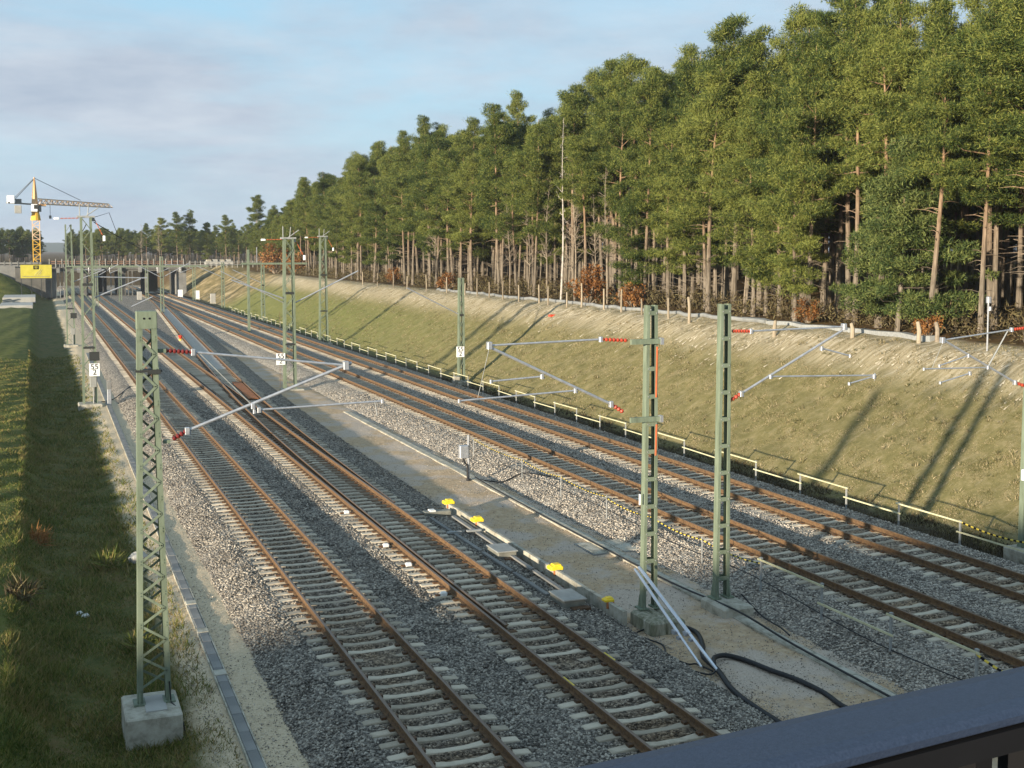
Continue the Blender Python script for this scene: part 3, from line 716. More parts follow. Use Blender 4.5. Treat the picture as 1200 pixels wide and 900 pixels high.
cantilever(A, oA, ((2.42,7.1),(3.0,7.05)), ((6.25,6.66),(6.38,6.71)), ((2.55,5.24),(2.85,5.40)),
           [((4.22,5.86),(4.25,5.74)),((4.35,5.77),(7.07,5.83))], [((4.22,5.86),(3.15,7.0),0.012),((6.9,5.83),(6.95,5.5),0.012)], M['insul_dark'])
b_ = MB(); b_.box((0.36,0,5.5),(0.14,0.12,0.07)); b_.box((0.3,0,7.4),(0.16,0.12,0.08)); b_.build('bracket', M['mast'], A)

# --- masts B, C, D: batten masts
def batten_mast(o, label, H, fnd, extra_n=11, sep=(0.40,0.28)):
    r_ = thing('catenary_mast', label, 'catenary mast', o, 'catenary masts')
    for s_ in (-1,1): channel(r_, s_*sep[0]/2, s_*sep[1]/2, H, 0.075, 0.20)
    for i in range(extra_n):
        z = 0.55 + (H-0.75)*i/(extra_n-1); w_ = sep[0]+(sep[1]-sep[0])*z/H - 0.02
        for sy in (-1,1):
            b_ = MB(); b_.box((0,sy*0.108,z),(w_,0.014,0.11)); b_.build('batten', M['mast'], r_)
    base_flares(r_, (-sep[0]/2, sep[0]/2), 0.2, 0.0)
    b_ = MB()
    for i in range(extra_n):
        z = 0.55 + (H-0.75)*i/(extra_n-1); w_ = sep[0]+(sep[1]-sep[0])*z/H
        for s_ in (-1,1): b_.tube([(s_*w_*0.36,-0.114,z),(s_*w_*0.36,-0.128,z)],0.016,6)
    b_.build('bolts', M['galv_dull'], r_)
    for c, d, mt in fnd: foundation(r_, c, d, mt)
    return r_
oB = (14.62,27.36,-0.13)
B = batten_mast(oB, 'green batten mast with green bracket arms on mossy concrete, shiny pipes leaning on it', 7.9,
    [((-0.30,-0.55,-0.33),(0.42,1.25,0.62),M['found_moss']),((0.02,-0.53,-0.34),(0.22,1.27,0.64),M['found_moss']),((0.30,-0.55,-0.33),(0.32,1.22,0.60),M['found_moss'])])
for z in (6.98,4.98):
    b_ = MB(); b_.box((-0.22,-0.16,z),(0.86,0.09,0.13)); b_.build('bracket_arm', M['mast'], B)
    b_ = MB(); b_.box((0.22,-0.16,z),(0.08,0.16,0.17)); b_.build('clamp', M['galv'], B)
for z0, z1 in ((6.85,5.55),(4.85,4.05)):
    tube(B, 'damper_rod', [(0.06,-0.25,z0),(0.04,-0.25,z1)], 0.026, M['rod_orange'], 8)
cantilever(B, oB, ((13.95,6.88),(13.2,6.93)), ((10.2,6.86),(10.25,6.80)), ((13.85,5.05),(13.5,5.27)),
           [((11.59,6.05),(10.24,5.98)),((12.5,5.66),(9.42,5.54))], [((10.2,6.8),(9.9,5.6),0.008)])
b_ = MB(); b_.box((-0.33,-0.1,2.9),(0.02,0.06,0.28)); b_.build('white_band', M['white'], B)

oC = (17.0,27.69,-0.2)
Cm = batten_mast(oC, 'green batten mast on a clean pale concrete block, its arm reaching to the right', 7.95,
    [((-0.02,-0.35,-0.40),(0.92,1.25,0.78),M['found'])])
cantilever(Cm, oC, ((17.25,7.02),(17.83,7.0)), ((20.85,7.05),(20.94,7.02)), ((17.15,5.12),(17.55,5.32)),
           [((20.12,6.47),(21.07,6.23)),((18.47,5.75),(21.93,5.65)),((21.9,5.62),(21.06,5.45))], [((21.93,5.72),(21.93,5.5),0.012)])
oD = (29.52,29.6,-0.6)
D = batten_mast(oD, 'green batten mast at the right edge of the picture beside the slope barrier', 8.0, [((0,-0.2,-0.15),(1.1,1.2,0.7),M['found'])])
cantilever(D, oD, ((29.38,6.71),(28.7,6.66)), ((25.97,6.4),(26.05,6.38)), ((29.38,4.82),(28.9,4.97)),
           [((27.78,5.49),(25.28,5.53)),((26.99,5.89),(25.87,5.61)),((27.07,5.33),(25.92,5.08))], [((27.78,5.49),(28.56,6.64),0.024),((26.0,6.35),(25.6,5.55),0.008)])
b_ = MB(); b_.bbox((-0.3,-0.15,2.6),(0.12,0.1,0.35),0.02); b_.build('tag_plate', M['white'], D)

# --- distant masts
def sign55(root, p, wd=0.62):
    """kilometre plate reading 55 over 2"""
    b_ = MB(); b_.bbox((p[0],p[1],p[2]),(wd,0.03,wd*1.28),0.008)
    s_ = b_.build('kilometre_sign', M['white'], root)
    for txt, dz in (('55',0.06),('2',-0.50)):
        me = text_mesh(txt, wd*0.78, M['black'])
        o = link('lettering', me, s_, (p[0], p[1]-0.025, p[2]+dz*wd)); o.rotation_euler = (R(90),0,0)
def tall_mast(o, label, H, w=(0.85,0.5), d=0.4, kind='lattice', top=True, sign=None, arms=(), box=False, fnd=True):
    r_ = thing('catenary_mast', label, 'catenary mast', o, 'catenary masts')
    legs = ((-1,),(1,))
    for s_ in (-1,1):
        b_ = MB()
        for sy in (-1,1): b_.bar((s_*w[0]/2,sy*d/2,0),(s_*w[1]/2,sy*d/2*0.8,H),0.14,0.12)
        b_.build('leg', M['mast'], r_)
    n = int(H/0.75); b_ = MB()
    for i in range(n):
        z0 = H*i/n; z1 = H*(i+1)/n; h0 = (w[0]+(w[1]-w[0])*z0/H)/2; h1 = (w[0]+(w[1]-w[0])*z1/H)/2
        k = 1 if i % 2 else -1
        for sy in (-1,1): b_.bar((-k*h0,sy*d/2,z0),(k*h1,sy*d/2,z1),0.09,0.03)
        for s_ in (-1,1): b_.bar((s_*h0,-k*d/2,z0),(s_*h1,k*d/2,z1),0.05,0.03)
    b_.build('lattice', M['mast'], r_)
    b_ = MB(); b_.box((0,0,H*0.64),(w[0]*0.8,d+0.1,0.16)); b_.box((0,0,H*0.30),(w[0]*0.95,d+0.1,0.12)); b_.build('strap', M['mast_dark'], r_)
    if top:
        b_ = MB(); b_.box((0,0,H+0.03),(w[1]+0.5,0.30,0.13)); b_.box((0.4,0,H-0.12),(0.24,0.24,0.24)); b_.build('switch_frame', M['galv_dull'], r_)
        b_ = MB(); b_.tube([(-0.35,0,H),(-0.35,0,H+0.85)],0.035,6); b_.tube([(0.1,0,H),(0.18,0,H+0.8)],0.03,6); b_.tube([(-0.1,0,H),(0.75,0,H+0.6)],0.035,6); b_.build('horn', M['galv_dull'], r_)
        insulator(r_, (-0.4,0,H-0.05),(-1.5,0,H-0.08), M['rod_orange'], 5, 0.03)
        insulator(r_, (0.5,0,H-0.1),(0.95,-0.3,H-1.1), M['rod_orange'], 5, 0.03)
        b_ = MB(); b_.bbox((-1.7,0,H-0.08),(0.32,0.13,0.13),0.03); b_.bbox((1.05,-0.3,H-1.3),(0.16,0.16,0.34),0.03); b_.build('terminal', M['white'], r_)
    for (x0,z0),(x1,z1),rr in arms: tube(r_, 'cantilever_tube', [(x0,0,z0),(x1,0,z1)], rr, M['galv'], 6)
    if fnd:
        b_ = MB(); b_.bbox((0,-0.1,-0.38),(w[0]+0.7,1.5,0.76),0.05); b_.build('foundation', M['found'], r_)
    if sign: sign55(r_, sign)
    if box:
        b_ = MB(); b_.bbox((0.2,-d/2-0.15,1.35),(0.42,0.24,0.62),0.03); b_.tube([(0.2,-d/2-0.12,1.0),(0.2,-d/2-0.12,0)],0.05,6); b_.build('switch_box', M['box_grey'], r_)
        b_ = MB(); b_.box((0.3,-d/2-0.1,2.95),(0.6,0.15,0.55)); b_.build('weight_block', M['mast_dark'], r_)
    return r_
Hm = tall_mast((2.92,79.6,-0.40), 'tall lattice mast left of the tracks with white 55 2 sign and switch gear', 11.6, (0.74,0.56), 0.45, sign=(0.28,-0.55,2.12), box=True,
    arms=[((0.4,6.6),(3.2,7.75),0.05),((0.4,7.9),(3.6,7.8),0.04),((2.6,6.0),(3.9,6.6),0.04)])
Im = tall_mast((3.08,130.5,-0.45), 'tall slim lattice mast left of the tracks behind the mast with the sign', 12.2, (0.70,0.52), 0.45, top=False, box=True, arms=[((0.4,6.4),(3.4,7.6),0.05),((0.4,7.6),(3.4,7.6),0.04)])
Fm = tall_mast((16.15,82.9,-0.45), 'tall lattice mast with switch gear on top standing between the track pairs', 10.4, (0.72,0.56), 0.5, sign=(-0.70,-0.45,2.15), fnd=False,
    arms=[((0.45,6.0),(4.9,8.15),0.05),((-0.4,6.3),(-3.9,7.6),0.05),((-0.4,6.0),(-4.6,8.2),0.03)])
b_ = MB(); b_.bbox((0.1,-0.2,-0.2),(1.5,1.4,0.5),0.04); b_.build('foundation', M['found'], Fm)
b_ = MB(); b_.tube([(-0.72,-0.2,0),(-0.68,-0.2,5.4)],0.012,5); b_.build('earth_wire', M['wood_brown'], Fm)
Gm = tall_mast((27.9,124.7,-0.55), 'tall lattice mast at the foot of the grassy slope, right of all the tracks', 11.1, (0.82,0.52), 0.45)
Em = tall_mast((29.4,84.9,-0.6), 'plain slim green mast with white 55 2 sign in front of the grassy slope', 7.7, (0.40,0.26), 0.22, top=False, sign=(-0.16,-0.3,2.2), fnd=True, arms=[((-0.2,5.0),(-4.2,7.0),0.045)])
b_ = MB(); b_.bbox((-0.55,-0.5,0.15),(0.5,0.4,0.55),0.06); b_.build('cable_block', M['found'], Em)
for (x, y, z, H_, lb, arms) in [
    (17.3,186,-0.4,8.6,'far slender mast in the middle of the tracks before the bridge',[((0.3,5.6),(4.0,7.6),0.06),((-0.3,5.6),(-3.6,7.4),0.06),((0.3,7.4),(4.2,7.3),0.05)]),
    (28.6,165,-0.5,7.6,'far plain mast at the foot of the slope beneath the sandy patch',[((-0.2,5.2),(-4.0,7.0),0.05)]),
    (28.9,205,-0.5,7.6,'farthest plain mast on the slope side, near the sandy bank',[((-0.2,5.2),(-4.2,7.0),0.06)]),
    (9.2,212,-0.3,7.8,'far mast between the two left tracks in front of the bridge pier',[((0.3,5.2),(3.4,7.0),0.06)])]:
    tall_mast((x,y,z), lb, H_, (0.42,0.32), 0.28, top=False, arms=arms, fnd=False)
r_ = thing('catenary_portal', 'green portal beam on slim posts crossing the tracks just before the far bridge', 'catenary portal', (0,232,-0.3))
for x in (6.0,14.2,18.9,27.4):
    b_ = MB(); b_.bar((x-0.2,0,0),(x-0.2,0,6.3),0.14,0.2); b_.bar((x+0.2,0,0),(x+0.2,0,6.3),0.14,0.2)
    for k in range(8): b_.box((x,0,0.5+k*0.72),(0.4,0.1,0.08))
    b_.build('post', M['mast'], r_)
b_ = MB(); b_.box((17.6,0,6.45),(25.0,0.35,0.32)); b_.build('beam', M['mast'], r_)
for x in (8.8,12.4,20.8,24.9):
    b_ = MB(); b_.tube([(x,0,6.3),(x,0,5.2),(x+2.2,0,6.1)],0.07,5); b_.build('drop_arm', M['galv'], r_)
r_ = thing('cross_boom', 'horizontal green boom with a short post reaching left from the slope mast', 'catenary boom', (0,139.8,-0.4))
b_ = MB(); b_.box((25.6,0,8.0),(7.6,0.3,0.22)); b_.build('beam', M['mast'], r_)
b_ = MB(); b_.bar((22.6,0,0),(22.6,0,9.6),0.28,0.2); b_.build('post', M['mast'], r_)
b_ = MB(); b_.tube([(23.6,0,8.1),(23.6,0,9.9)],0.05,5); b_.build('spike', M['galv'], r_)

# ------------------------------------------------------------------ overhead wires far off
def wire(pts, label, r_=0.018, sag=0.6):
    p, q = Vector(pts[0]), Vector(pts[1]); b_ = MB(); P = []
    for i in range(13):
        t_ = i/12; P.append(p+(q-p)*t_-Vector((0,0,sag*4*t_*(1-t_))))
    b_.tube(P, r_, 5); return tag(b_.build('overhead_wire', M['black']), label, 'wire', 'overhead wires')
wire(((3.4,79.6,10.9),(17.3,186,8.3)), 'dark wire running from the signed left mast down to the far middle mast', 0.03, 0.3)
wire(((3.2,130.5,11.7),(2.95,79.6,10.8)), 'dark wire strung between the tops of the two tall left masts', 0.025, 0.9)
b_ = MB(); b_.tube([(3.4,79.5,11.2),(4.3,79.5,11.5),(4.75,79.5,10.2),(4.5,79.5,8.6),(3.9,79.5,7.6)],0.018,5)
tag(b_.build('jumper_wire', M['black']), 'thin looping jumper wire beside the switch gear of the signed left mast', 'wire')

# ------------------------------------------------------------------ barriers
def barrier(x, ys_, z0, zt, hi, lo, label, start=0, stripe=()):
    r_ = thing('safety_barrier', label, 'barrier', (0,0,0), 'track safety barriers')
    zz = lambda y: z0
    b0 = MB(); b0.box((0,0,(zt-z0)/2),(0.045,0.06,zt-z0)); b0.box((0,0,zt-z0-0.02),(0.07,0.08,0.05)); me = b0.mesh('post', M['galv_dull'])
    for y in ys_: link('post', me, r_, (x(y), y, z0), random.uniform(-0.1,0.1))
    for i in range(len(ys_)-1):
        h = hi if (i+start) % 2 == 0 else lo
        a, c = ys_[i], ys_[i+1]
        if i in stripe:
            for hh in (hi, lo):
                for k in range(24):
                    pass
            continue
        b_ = MB(); b_.bar((x(a)-0.04,a-0.12,h+random.uniform(-0.02,0.02)),(x(c)-0.04,c+0.12,h+random.uniform(-0.02,0.02)),0.03,0.05); b_.build('bar', M['cream'], r_)
    return r_
yy = [27.8]
while yy[-1] < 190: yy.append(yy[-1]+3.05+random.uniform(-0.15,0.15)*(1 if yy[-1] < 60 else 0))
barrier(lambda y: 28.0, yy, -0.55, 0.32, 0.28, -0.06, 'long barrier of cream bars stepping high and low along the foot of the grassy slope', 1)
barrier(lambda y: 18.6, [19.9,22.7,25.4,28.2], -0.42, 0.62, 0.55, 0.1, 'short run of cream barrier bars on thin posts right of the sandy strip')
def chain(pts, label, mats=('dyellow','black'), r_=0.02, seg=0.12, name='warning_chain'):
    b_ = MB(); k = 0
    for a, c in zip(pts[:-1], pts[1:]):
        a, c = Vector(a), Vector(c); n = max(1, int((c-a).length/seg))
        for i in range(n):
            t0, t1 = i/n, (i+1)/n; sg = lambda t_: Vector((0,0,-0.10*4*t_*(1-t_)))
            b_.tube([a+(c-a)*t0+sg(t0), a+(c-a)*t1+sg(t1)], r_, 5, k % 2); k += 1
    return tag(b_.build(name, [M[q] for q in mats]), label, 'warning chain', 'striped warning chains')
chain([(18.6,19.9,0.5),(18.6,17.6,0.35)], 'striped yellow and black chain hanging on from the near cream barrier, upper line', r_=0.03)
chain([(18.6,28.2,0.45),(18.6,31.4,0.4),(18.6,34.6,0.42),(18.6,38.0,0.40)], 'faded yellow striped chain along the ballast shoulder behind the twin masts')
chain([(18.6,38.0,0.45),(18.6,42.0,0.45),(18.6,46.0,0.45),(18.6,52.0,0.45)], 'faded yellow striped chain beyond the grey post box', r_=0.016)
chain([(28.0,30.85,0.28),(28.0,27.8,0.25),(28.2,24.0,0.2)], 'striped chain joining the slope barrier to the mast at the right edge', r_=0.03)
for k, (y, lb) in enumerate([(31.4,'thin steel pin holding the faded chain, nearest the pale based mast'),(34.6,'thin steel pin holding the faded chain, second from the pale based mast'),(38.0,'thin steel pin holding the faded chain where its two runs meet'),(42.0,'thin steel pin holding the faded chain, first beyond the joint'),(46.0,'thin steel pin holding the faded chain beside the grey post box'),(52.0,'thin steel pin at the far end of the faded chain')]):
    b_ = MB(); b_.tube([(0,0,0),(0,0,1.0)],0.02,6); b_.box((0,0,0.95),(0.05,0.05,0.06)); tag(b_.build('chain_pin', M['galv_dull'], None, (18.6,y,-0.5)), lb, 'pin', 'chain pins')

# ------------------------------------------------------------------ black cables and hoses
def cable(pts, r_, label, name='black_cable', cat='cable', mt=None, sub=5):
    P = [Vector(p) for p in pts]; Q = []
    for i in range(len(P)-1):
        p0, p1, p2, p3 = P[max(0,i-1)], P[i], P[i+1], P[min(len(P)-1,i+2)]
        for j in range(sub):
            t_ = j/sub
            Q.append(0.5*((2*p1)+(p2-p0)*t_+(2*p0-5*p1+4*p2-p3)*t_*t_+(3*p1-p0-3*p2+p3)*t_**3))
    Q.append(P[-1]); b_ = MB(); b_.tube(Q, r_, 8)
    return tag(b_.build(name, mt or M['hose'], smooth=True), label, cat)
zs = -0.43
cable([(16.75,20,-0.36),(16.8,24,-0.34),(16.72,26.5,0.02-0.2),(16.75,30,-0.36),(16.72,36,-0.36),(16.8,43,-0.36),(16.95,47.2,-0.36)], 0.028, 'black cable laid along the pale trough at the edge of the sandy strip')
cable([(18.62,20,-0.2),(18.6,23.8,-0.27),(18.6,28.7,0.0),(18.6,33,-0.1),(18.6,38.8,0.0),(18.6,48,-0.1)], 0.016, 'thin black rope strung along the ballast shoulder below the cream bars')
cable([(14.95,27.0,zs),(15.2,26.0,zs+0.02),(14.85,25.0,zs+0.03),(14.4,24.2,zs+0.04),(14.25,23.3,zs+0.03),(13.95,22.2,zs),(13.85,21.2,zs),(13.85,19.6,zs)], 0.062, 'thick black corrugated hose running from the mossy mast base down past the shiny pipes', 'hose', 'hose')
cable([(14.30,23.55,zs+0.05),(14.55,23.95,zs+0.07),(14.95,24.1,zs+0.03),(15.25,23.7,zs),(15.42,22.9,zs),(15.62,22.2,zs),(15.7,21.3,zs),(15.6,20.5,zs),(15.7,19.6,zs)], 0.060, 'thick black hose branching right across the sand', 'hose', 'hose')
cable([(14.3,26.7,zs),(13.75,26.4,zs-0.02),(14.0,25.5,zs-0.02),(13.72,24.7,zs),(13.85,24.0,zs),(14.05,23.9,zs),(14.15,23.35,zs)], 0.022, 'thin black cable looping from the mossy foundation to the lower pipe end')
cable([(13.55,26.6,zs-0.02),(13.7,25.6,zs-0.02),(13.6,24.6,zs-0.02),(13.7,23.8,zs-0.02),(13.95,23.2,zs),(14.2,23.3,zs+0.02)], 0.022, 'second thin black cable along the ballast edge below the shiny pipes')
cable([(17.4,27.3,-0.05),(17.5,26.6,-0.38),(17.45,26.0,-0.42),(17.3,25.3,-0.36),(17.15,24.7,-0.36)], 0.022, 'short dark cable from the pale based mast down to the trough')
cable([(17.05,46.9,-0.42),(17.8,46.2,-0.44),(18.9,46.6,-0.22),(19.6,45.4,-0.2),(20.3,44.9,-0.15)], 0.025, 'dark cable from the grey post box over the ballast toward the rail')
cable([(3.2,80.6,-0.5),(4.2,81.2,-0.5),(5.0,83.5,-0.35),(5.8,86.5,-0.2)], 0.035, 'dark cable from the signed left mast up the ballast')
# shiny pipes leaning on mast B
for k, (a, c, r_, lb) in enumerate([((14.02,26.75,1.15),(14.22,23.25,-0.40),0.050,'shiny steel pipe leaning on the mossy mast, the longer of the two'),((13.93,26.8,1.10),(14.00,23.6,-0.40),0.042,'shiny steel pipe leaning on the mossy mast, the shorter of the two')]):
    p_ = thing('steel_pipe', lb, 'pipe', c, 'leaning pipes'); v_ = Vector(a)-Vector(c)
    b_ = MB(); b_.tube([(0,0,0), v_*0.34], r_*0.8, 10); b_.tube([v_*0.33, v_], r_, 10); b_.build('shaft', mat('bright_steel', [(0.50,0.52,0.56),(0.66,0.68,0.72)], 3, 0.25, 0.9), p_, smooth=False)
    b_ = MB(); b_.box(tuple(v_*0.36+Vector((-0.05,0,-0.05))),(0.09,0.14,0.09)); b_.box(tuple(v_*0.30+Vector((-0.05,0,-0.05))),(0.07,0.10,0.07)); b_.build('clamp', M['galv'], p_)

# ------------------------------------------------------------------ small lineside things
r_ = thing('post_box', 'small grey junction box on a post at the edge of the sandy strip', 'junction box', (16.62,47.1,-0.5))
b_ = MB(); b_.tube([(0,0,0),(0,0,1.95)],0.055,8); b_.build('post', M['galv'], r_)
b_ = MB(); b_.bbox((-0.22,-0.02,1.28),(0.40,0.26,0.52),0.03); b_.build('box', M['galv'], r_)
b_ = MB(); b_.tube([(-0.25,-0.05,1.02),(-0.22,-0.06,0.85),(-0.07,-0.06,0.7),(-0.06,-0.06,0)],0.04,6); b_.build('cable_tail', M['hose'], r_)
b_ = MB(); b_.tube([(0,0,0),(0,0,0.12)],0.10,8); b_.build('foot', M['hose'], r_)
r_ = thing('marker_post', 'grey marker post with dark cap at the start of the left cable trough', 'marker post', (4.05,79.3,-0.58))
b_ = MB(); b_.bbox((0,0,0.55),(0.24,0.2,1.1),0.02); b_.build('post', M['galv'], r_)
b_ = MB(); b_.bbox((0,0,1.28),(0.27,0.23,0.52),0.02); b_.build('cap', M['conc_dark'], r_)
r_ = thing('reflector', 'small red and orange reflector lamp on the gravel between the diverging tracks', 'reflector', (13.7,128.6,-0.3))
b_ = MB(); b_.tube([(0,0,0.25),(0,0,0.62)],[0.10,0.24],10); b_.build('lamp', M['red'], r_)
b_ = MB(); b_.tube([(0,0,0),(0,0,0.27)],[0.16,0.10],8); b_.build('foot', M['yellow'], r_)
for k, (x, y, lb) in enumerate([(26.4,246,'white cabinet right of the far tracks near the sandy bank, the left one'),(28.9,240,'white cabinet right of the far tracks near the sandy bank, the right one'),(18.0,238,'pale cabinet in the middle of the tracks under the far portal'),(29.5,222,'small grey cabinet at the foot of the sandy bank')]):
    r_ = thing('signal_cabinet', lb, 'cabinet', (x,y,-0.5), 'lineside cabinets')
    b_ = MB(); b_.bbox((0,0,1.0),(0.9,0.6,1.6),0.04); b_.build('cabinet', M['white'] if k < 2 else M['conc_mid'], r_)
    b_ = MB(); b_.bbox((0,0,0.1),(1.0,0.7,0.25),0.02); b_.build('plinth', M['found'], r_)
for k, (x, y, lb) in enumerate([(0.85,35.0,'pale stone lying in the shaded ditch left of the near lattice mast'),(1.0,34.6,'small pale stone beside the other one in the shaded ditch'),(2.75,39.5,'grey boulder on the ditch edge left of the near lattice mast'),(1.1,23.4,'tiny pale stone in the grass before the near mast foundation')]):
    q = MB(); q.tube([(0,0,-0.02),(0.01,0,0.06),(0,0.01,0.12),(0,0,0.13)],[0.12,0.15,0.09,0.02],7); s_ = (1,1.4,2.2)[min(k%3,2)] if k == 2 else 0.8
    o = q.build('stone', M['rock'] if k != 2 else M['conc_mid'], None, (x,y,gz(x,y))); o.scale = (s_,s_*0.8,s_); tag(o, lb, 'stone')
b_ = MB(); b_.tube([(0,0,0),(0,0,2.6)],0.04,8); r_ = thing('white_pole', 'slim pale pole with a small head standing at the edge of the wood', 'pole', (40.3,43.0,gz(40.3,43.0)-0.1)); b_.build('pole', M['galv'], r_)
b_ = MB(); b_.bbox((-0.02,-0.03,2.45),(0.2,0.18,0.3),0.03); b_.bbox((0.06,-0.03,2.05),(0.12,0.14,0.2),0.02); b_.build('head', M['galv'], r_)

# ------------------------------------------------------------------ trees
def tri_mesh(name, V, F, mt): return np_mesh(name, V, F, mt)
def blades(r_, C, spread, ln, wd, up=0.35, out=None):
    """needle / leaf triangles around clump centres C (n,3) -> V, F"""
    n = len(C)
    p = r_.normal(0,1,(n,3)); p = 0.5*p*0.62 + 0.5*p/np.linalg.norm(p,axis=1)[:,None]*0.8
    P = C + p*spread
    d = r_.normal(0,1,(n,3)) + p*0.9; d[:,2] += up
    d /= np.linalg.norm(d,axis=1)[:,None]
    a = np.cross(d, r_.normal(0,1,(n,3))); a /= np.linalg.norm(a,axis=1)[:,None]
    l = r_.uniform(0.7,1.3,(n,1))*ln; w_ = r_.uniform(0.7,1.3,(n,1))*wd/2
    V = np.stack([P-a*w_, P+a*w_, P+d*l], 1).reshape(-1,3)
    return V, np.arange(3*n).reshape(n,3)
def make_tree(seed, H, cb, Rc, limbs, nb, r0=0.17, cs=0.56, kind='pine', ln=0.22, wd=0.046, lean=0.3, dead=16):
    r_ = np.random.default_rng(seed); tk = MB()
    ph = r_.uniform(0,6.28); pts = []; rad = []
    for i in range(9):
        t_ = i/8; pts.append((lean*math.sin(ph)*t_*t_+0.12*math.sin(5*t_+ph), lean*math.cos(ph)*t_*t_+0.12*math.sin(4*t_+2*ph), H*t_-0.3*(i==0))); rad.append(r0*(1-0.88*t_)*(1.25 if i == 0 else 1))
    tk.tube(pts, rad, 8)
    def axis(z): return np.array([np.interp(z/H, [i/8 for i in range(9)], [p[k] for p in pts]) for k in (0,1)] + [z])
    C = []
    for i in range(limbs):
        t_ = (i+r_.uniform(0,1))/limbs
        z = H*(cb + (0.985-cb)*t_**0.92)
        if kind == 'pine': prof = (0.6+0.4*math.sin(min(1,t_*2.4)*1.57))*max(0.05,1-t_**1.9)**0.72
        elif kind == 'cone': prof = max(0.10,(1-t_))**0.75
        else: prof = math.sqrt(max(0.05, 1-(2*t_-0.9)**2))
        Lb = Rc*prof*r_.uniform(0.42,1.35); az = i*2.399 + r_.normal(0,0.4)
        el = (0.02+0.85*t_ if kind != 'cone' else -0.08+0.5*t_) + r_.normal(0,0.13)
        d = np.array([math.cos(az)*math.cos(el), math.sin(az)*math.cos(el), math.sin(el)])
        a = axis(z); mid = a + d*Lb*0.55 + np.array([0,0,-0.06*Lb]); e = a + d*Lb + np.array([0,0,0.10*Lb])
        rb = 0.045*(1-0.6*t_)*(r0/0.17)
        tk.tube([a,mid,e], [rb,rb*0.65,rb*0.2], 4, cap=False)
        for f_ in (0.42,0.66,0.88,1.03):
            if f_*Lb < 0.35: continue
            q = a + d*Lb*f_ + np.array([0,0,0.05*Lb*f_])
            side = np.array([-d[1],d[0],0])*r_.normal(0,0.30)*Lb*f_
            C.append(q+side)
            if Lb > 1.4 and f_ > 0.6: C.append(q - side*1.2 + r_.normal(0,0.15,3))
    for i in range(dead):
        z = H*cb*r_.uniform(0.35,1.0); az = r_.uniform(0,6.28); a = axis(z); l = r_.uniform(0.5,1.8)
        d = np.array([math.cos(az),math.sin(az),r_.uniform(-0.2,0.35)]); tk.tube([a, a+d*l*0.5+np.array([0,0,0.1]), a+d*l], [0.028,0.02,0.006], 3, cap=False)
    C = np.array(C); sc_ = r_.uniform(0.65,1.3,len(C)); k = np.repeat(np.arange(len(C)), nb)
    V, F = blades(r_, C[k], np.array([1,1,0.52])*cs*sc_[k][:,None], ln, wd)
    return tk, V, F
def bare_tree(seed, H, r0, n=60, spread=1.0, forks=True):
    r_ = np.random.default_rng(seed); tk = MB(); pts = []; rad = []
    ph = r_.uniform(0,6.28)
    for i in range(8):
        t_ = i/7; pts.append((0.35*math.sin(ph)*t_+0.15*math.sin(6*t_+ph),0.35*math.cos(ph)*t_+0.12*math.sin(5*t_),H*t_-0.3*(i==0))); rad.append(r0*(1-0.9*t_))
    tk.tube(pts, rad, 7)
    for i in range(n):
        t_ = r_.uniform(0.3,0.98); az = r_.uniform(0,6.28); l = spread*(1.15-t_)*r_.uniform(0.8,2.6)
        a = np.array([np.interp(t_,[j/7 for j in range(8)],[p[k] for p in pts]) for k in range(3)])
        el = r_.uniform(0.3,1.0); d = np.array([math.cos(az)*math.cos(el),math.sin(az)*math.cos(el),math.sin(el)])
        b1 = a+d*l*0.5+r_.normal(0,0.08,3); e = a+d*l+np.array([0,0,0.25*l])+r_.normal(0,0.1,3); rb = r0*(1-t_)*0.4+0.012
        tk.tube([a,b1,e],[rb,rb*0.7,0.006],3,cap=False)
        for j in range(2):
            d2 = d+r_.normal(0,0.5,3); tk.tube([b1,b1+d2*l*0.45],[rb*0.5,0.005],3,cap=False)
    return tk
kinds = []
specs = [  # seed,H,cb,Rc,limbs,nb
    (11,17.6,0.46,2.6,30,165,'pine',M['needles']),
    (12,18.4,0.40,2.9,32,160,'pine',M['needles']),
    (13,16.8,0.36,2.6,30,160,'pine',M['needles']),
    (14,18.0,0.53,2.9,26,170,'pine',M['needles']),
    (15,17.0,0.30,2.8,34,155,'pine',M['needles']),
    (16,18.8,0.44,2.4,29,160,'pine',M['needles']),
    (17,15.8,0.22,2.9,36,150,'pine',M['needles']),
    (18,17.2,0.58,2.5,24,165,'pine',M['needles']),
]
for sd, H_, cb, Rc, lb_, nb, kd, mt in specs:
    tk, V, F = make_tree(sd, H_, cb, Rc*1.04, lb_, int(nb*1.35), r0=0.16+0.004*(sd%5)*2, kind=kd)
    kinds.append((tk.mesh('trunk', M['pine_bark']), tri_mesh('crown', V, F, mt), tk, V, F))
tk, V, F = make_tree(31, 9.6, 0.10, 3.1, 46, 170, r0=0.13, cs=0.48, kind='cone', ln=0.22, wd=0.055, dead=0)
bushy = (tk.mesh('trunk', M['pine_bark']), tri_mesh('crown', V, F, M['needles_blue']))
tk, V, F = make_tree(32, 12.5, 0.18, 3.2, 40, 160, r0=0.15, cs=0.55, kind='pine', dead=2)
wide = (tk.mesh('trunk', M['pine_bark']), tri_mesh('crown', V, F, M['needles']))
def plant(name, pair, x, y, label, cat, group, s_=1.0, sz=None, tilt=(0,0), rz=None, z=None):
    r_ = thing(name, label, cat, (x,y,(gz(x,y) if z is None else z)-0.05), group)
    r_.rotation_euler = (tilt[0],tilt[1], random.uniform(0,6.28) if rz is None else rz); r_.scale = (s_,s_,sz or s_)
    for nm, me in zip(('trunk','crown'), pair):
        if me: link(nm, me, r_)
    return r_
BIRCH_Y = 94.0
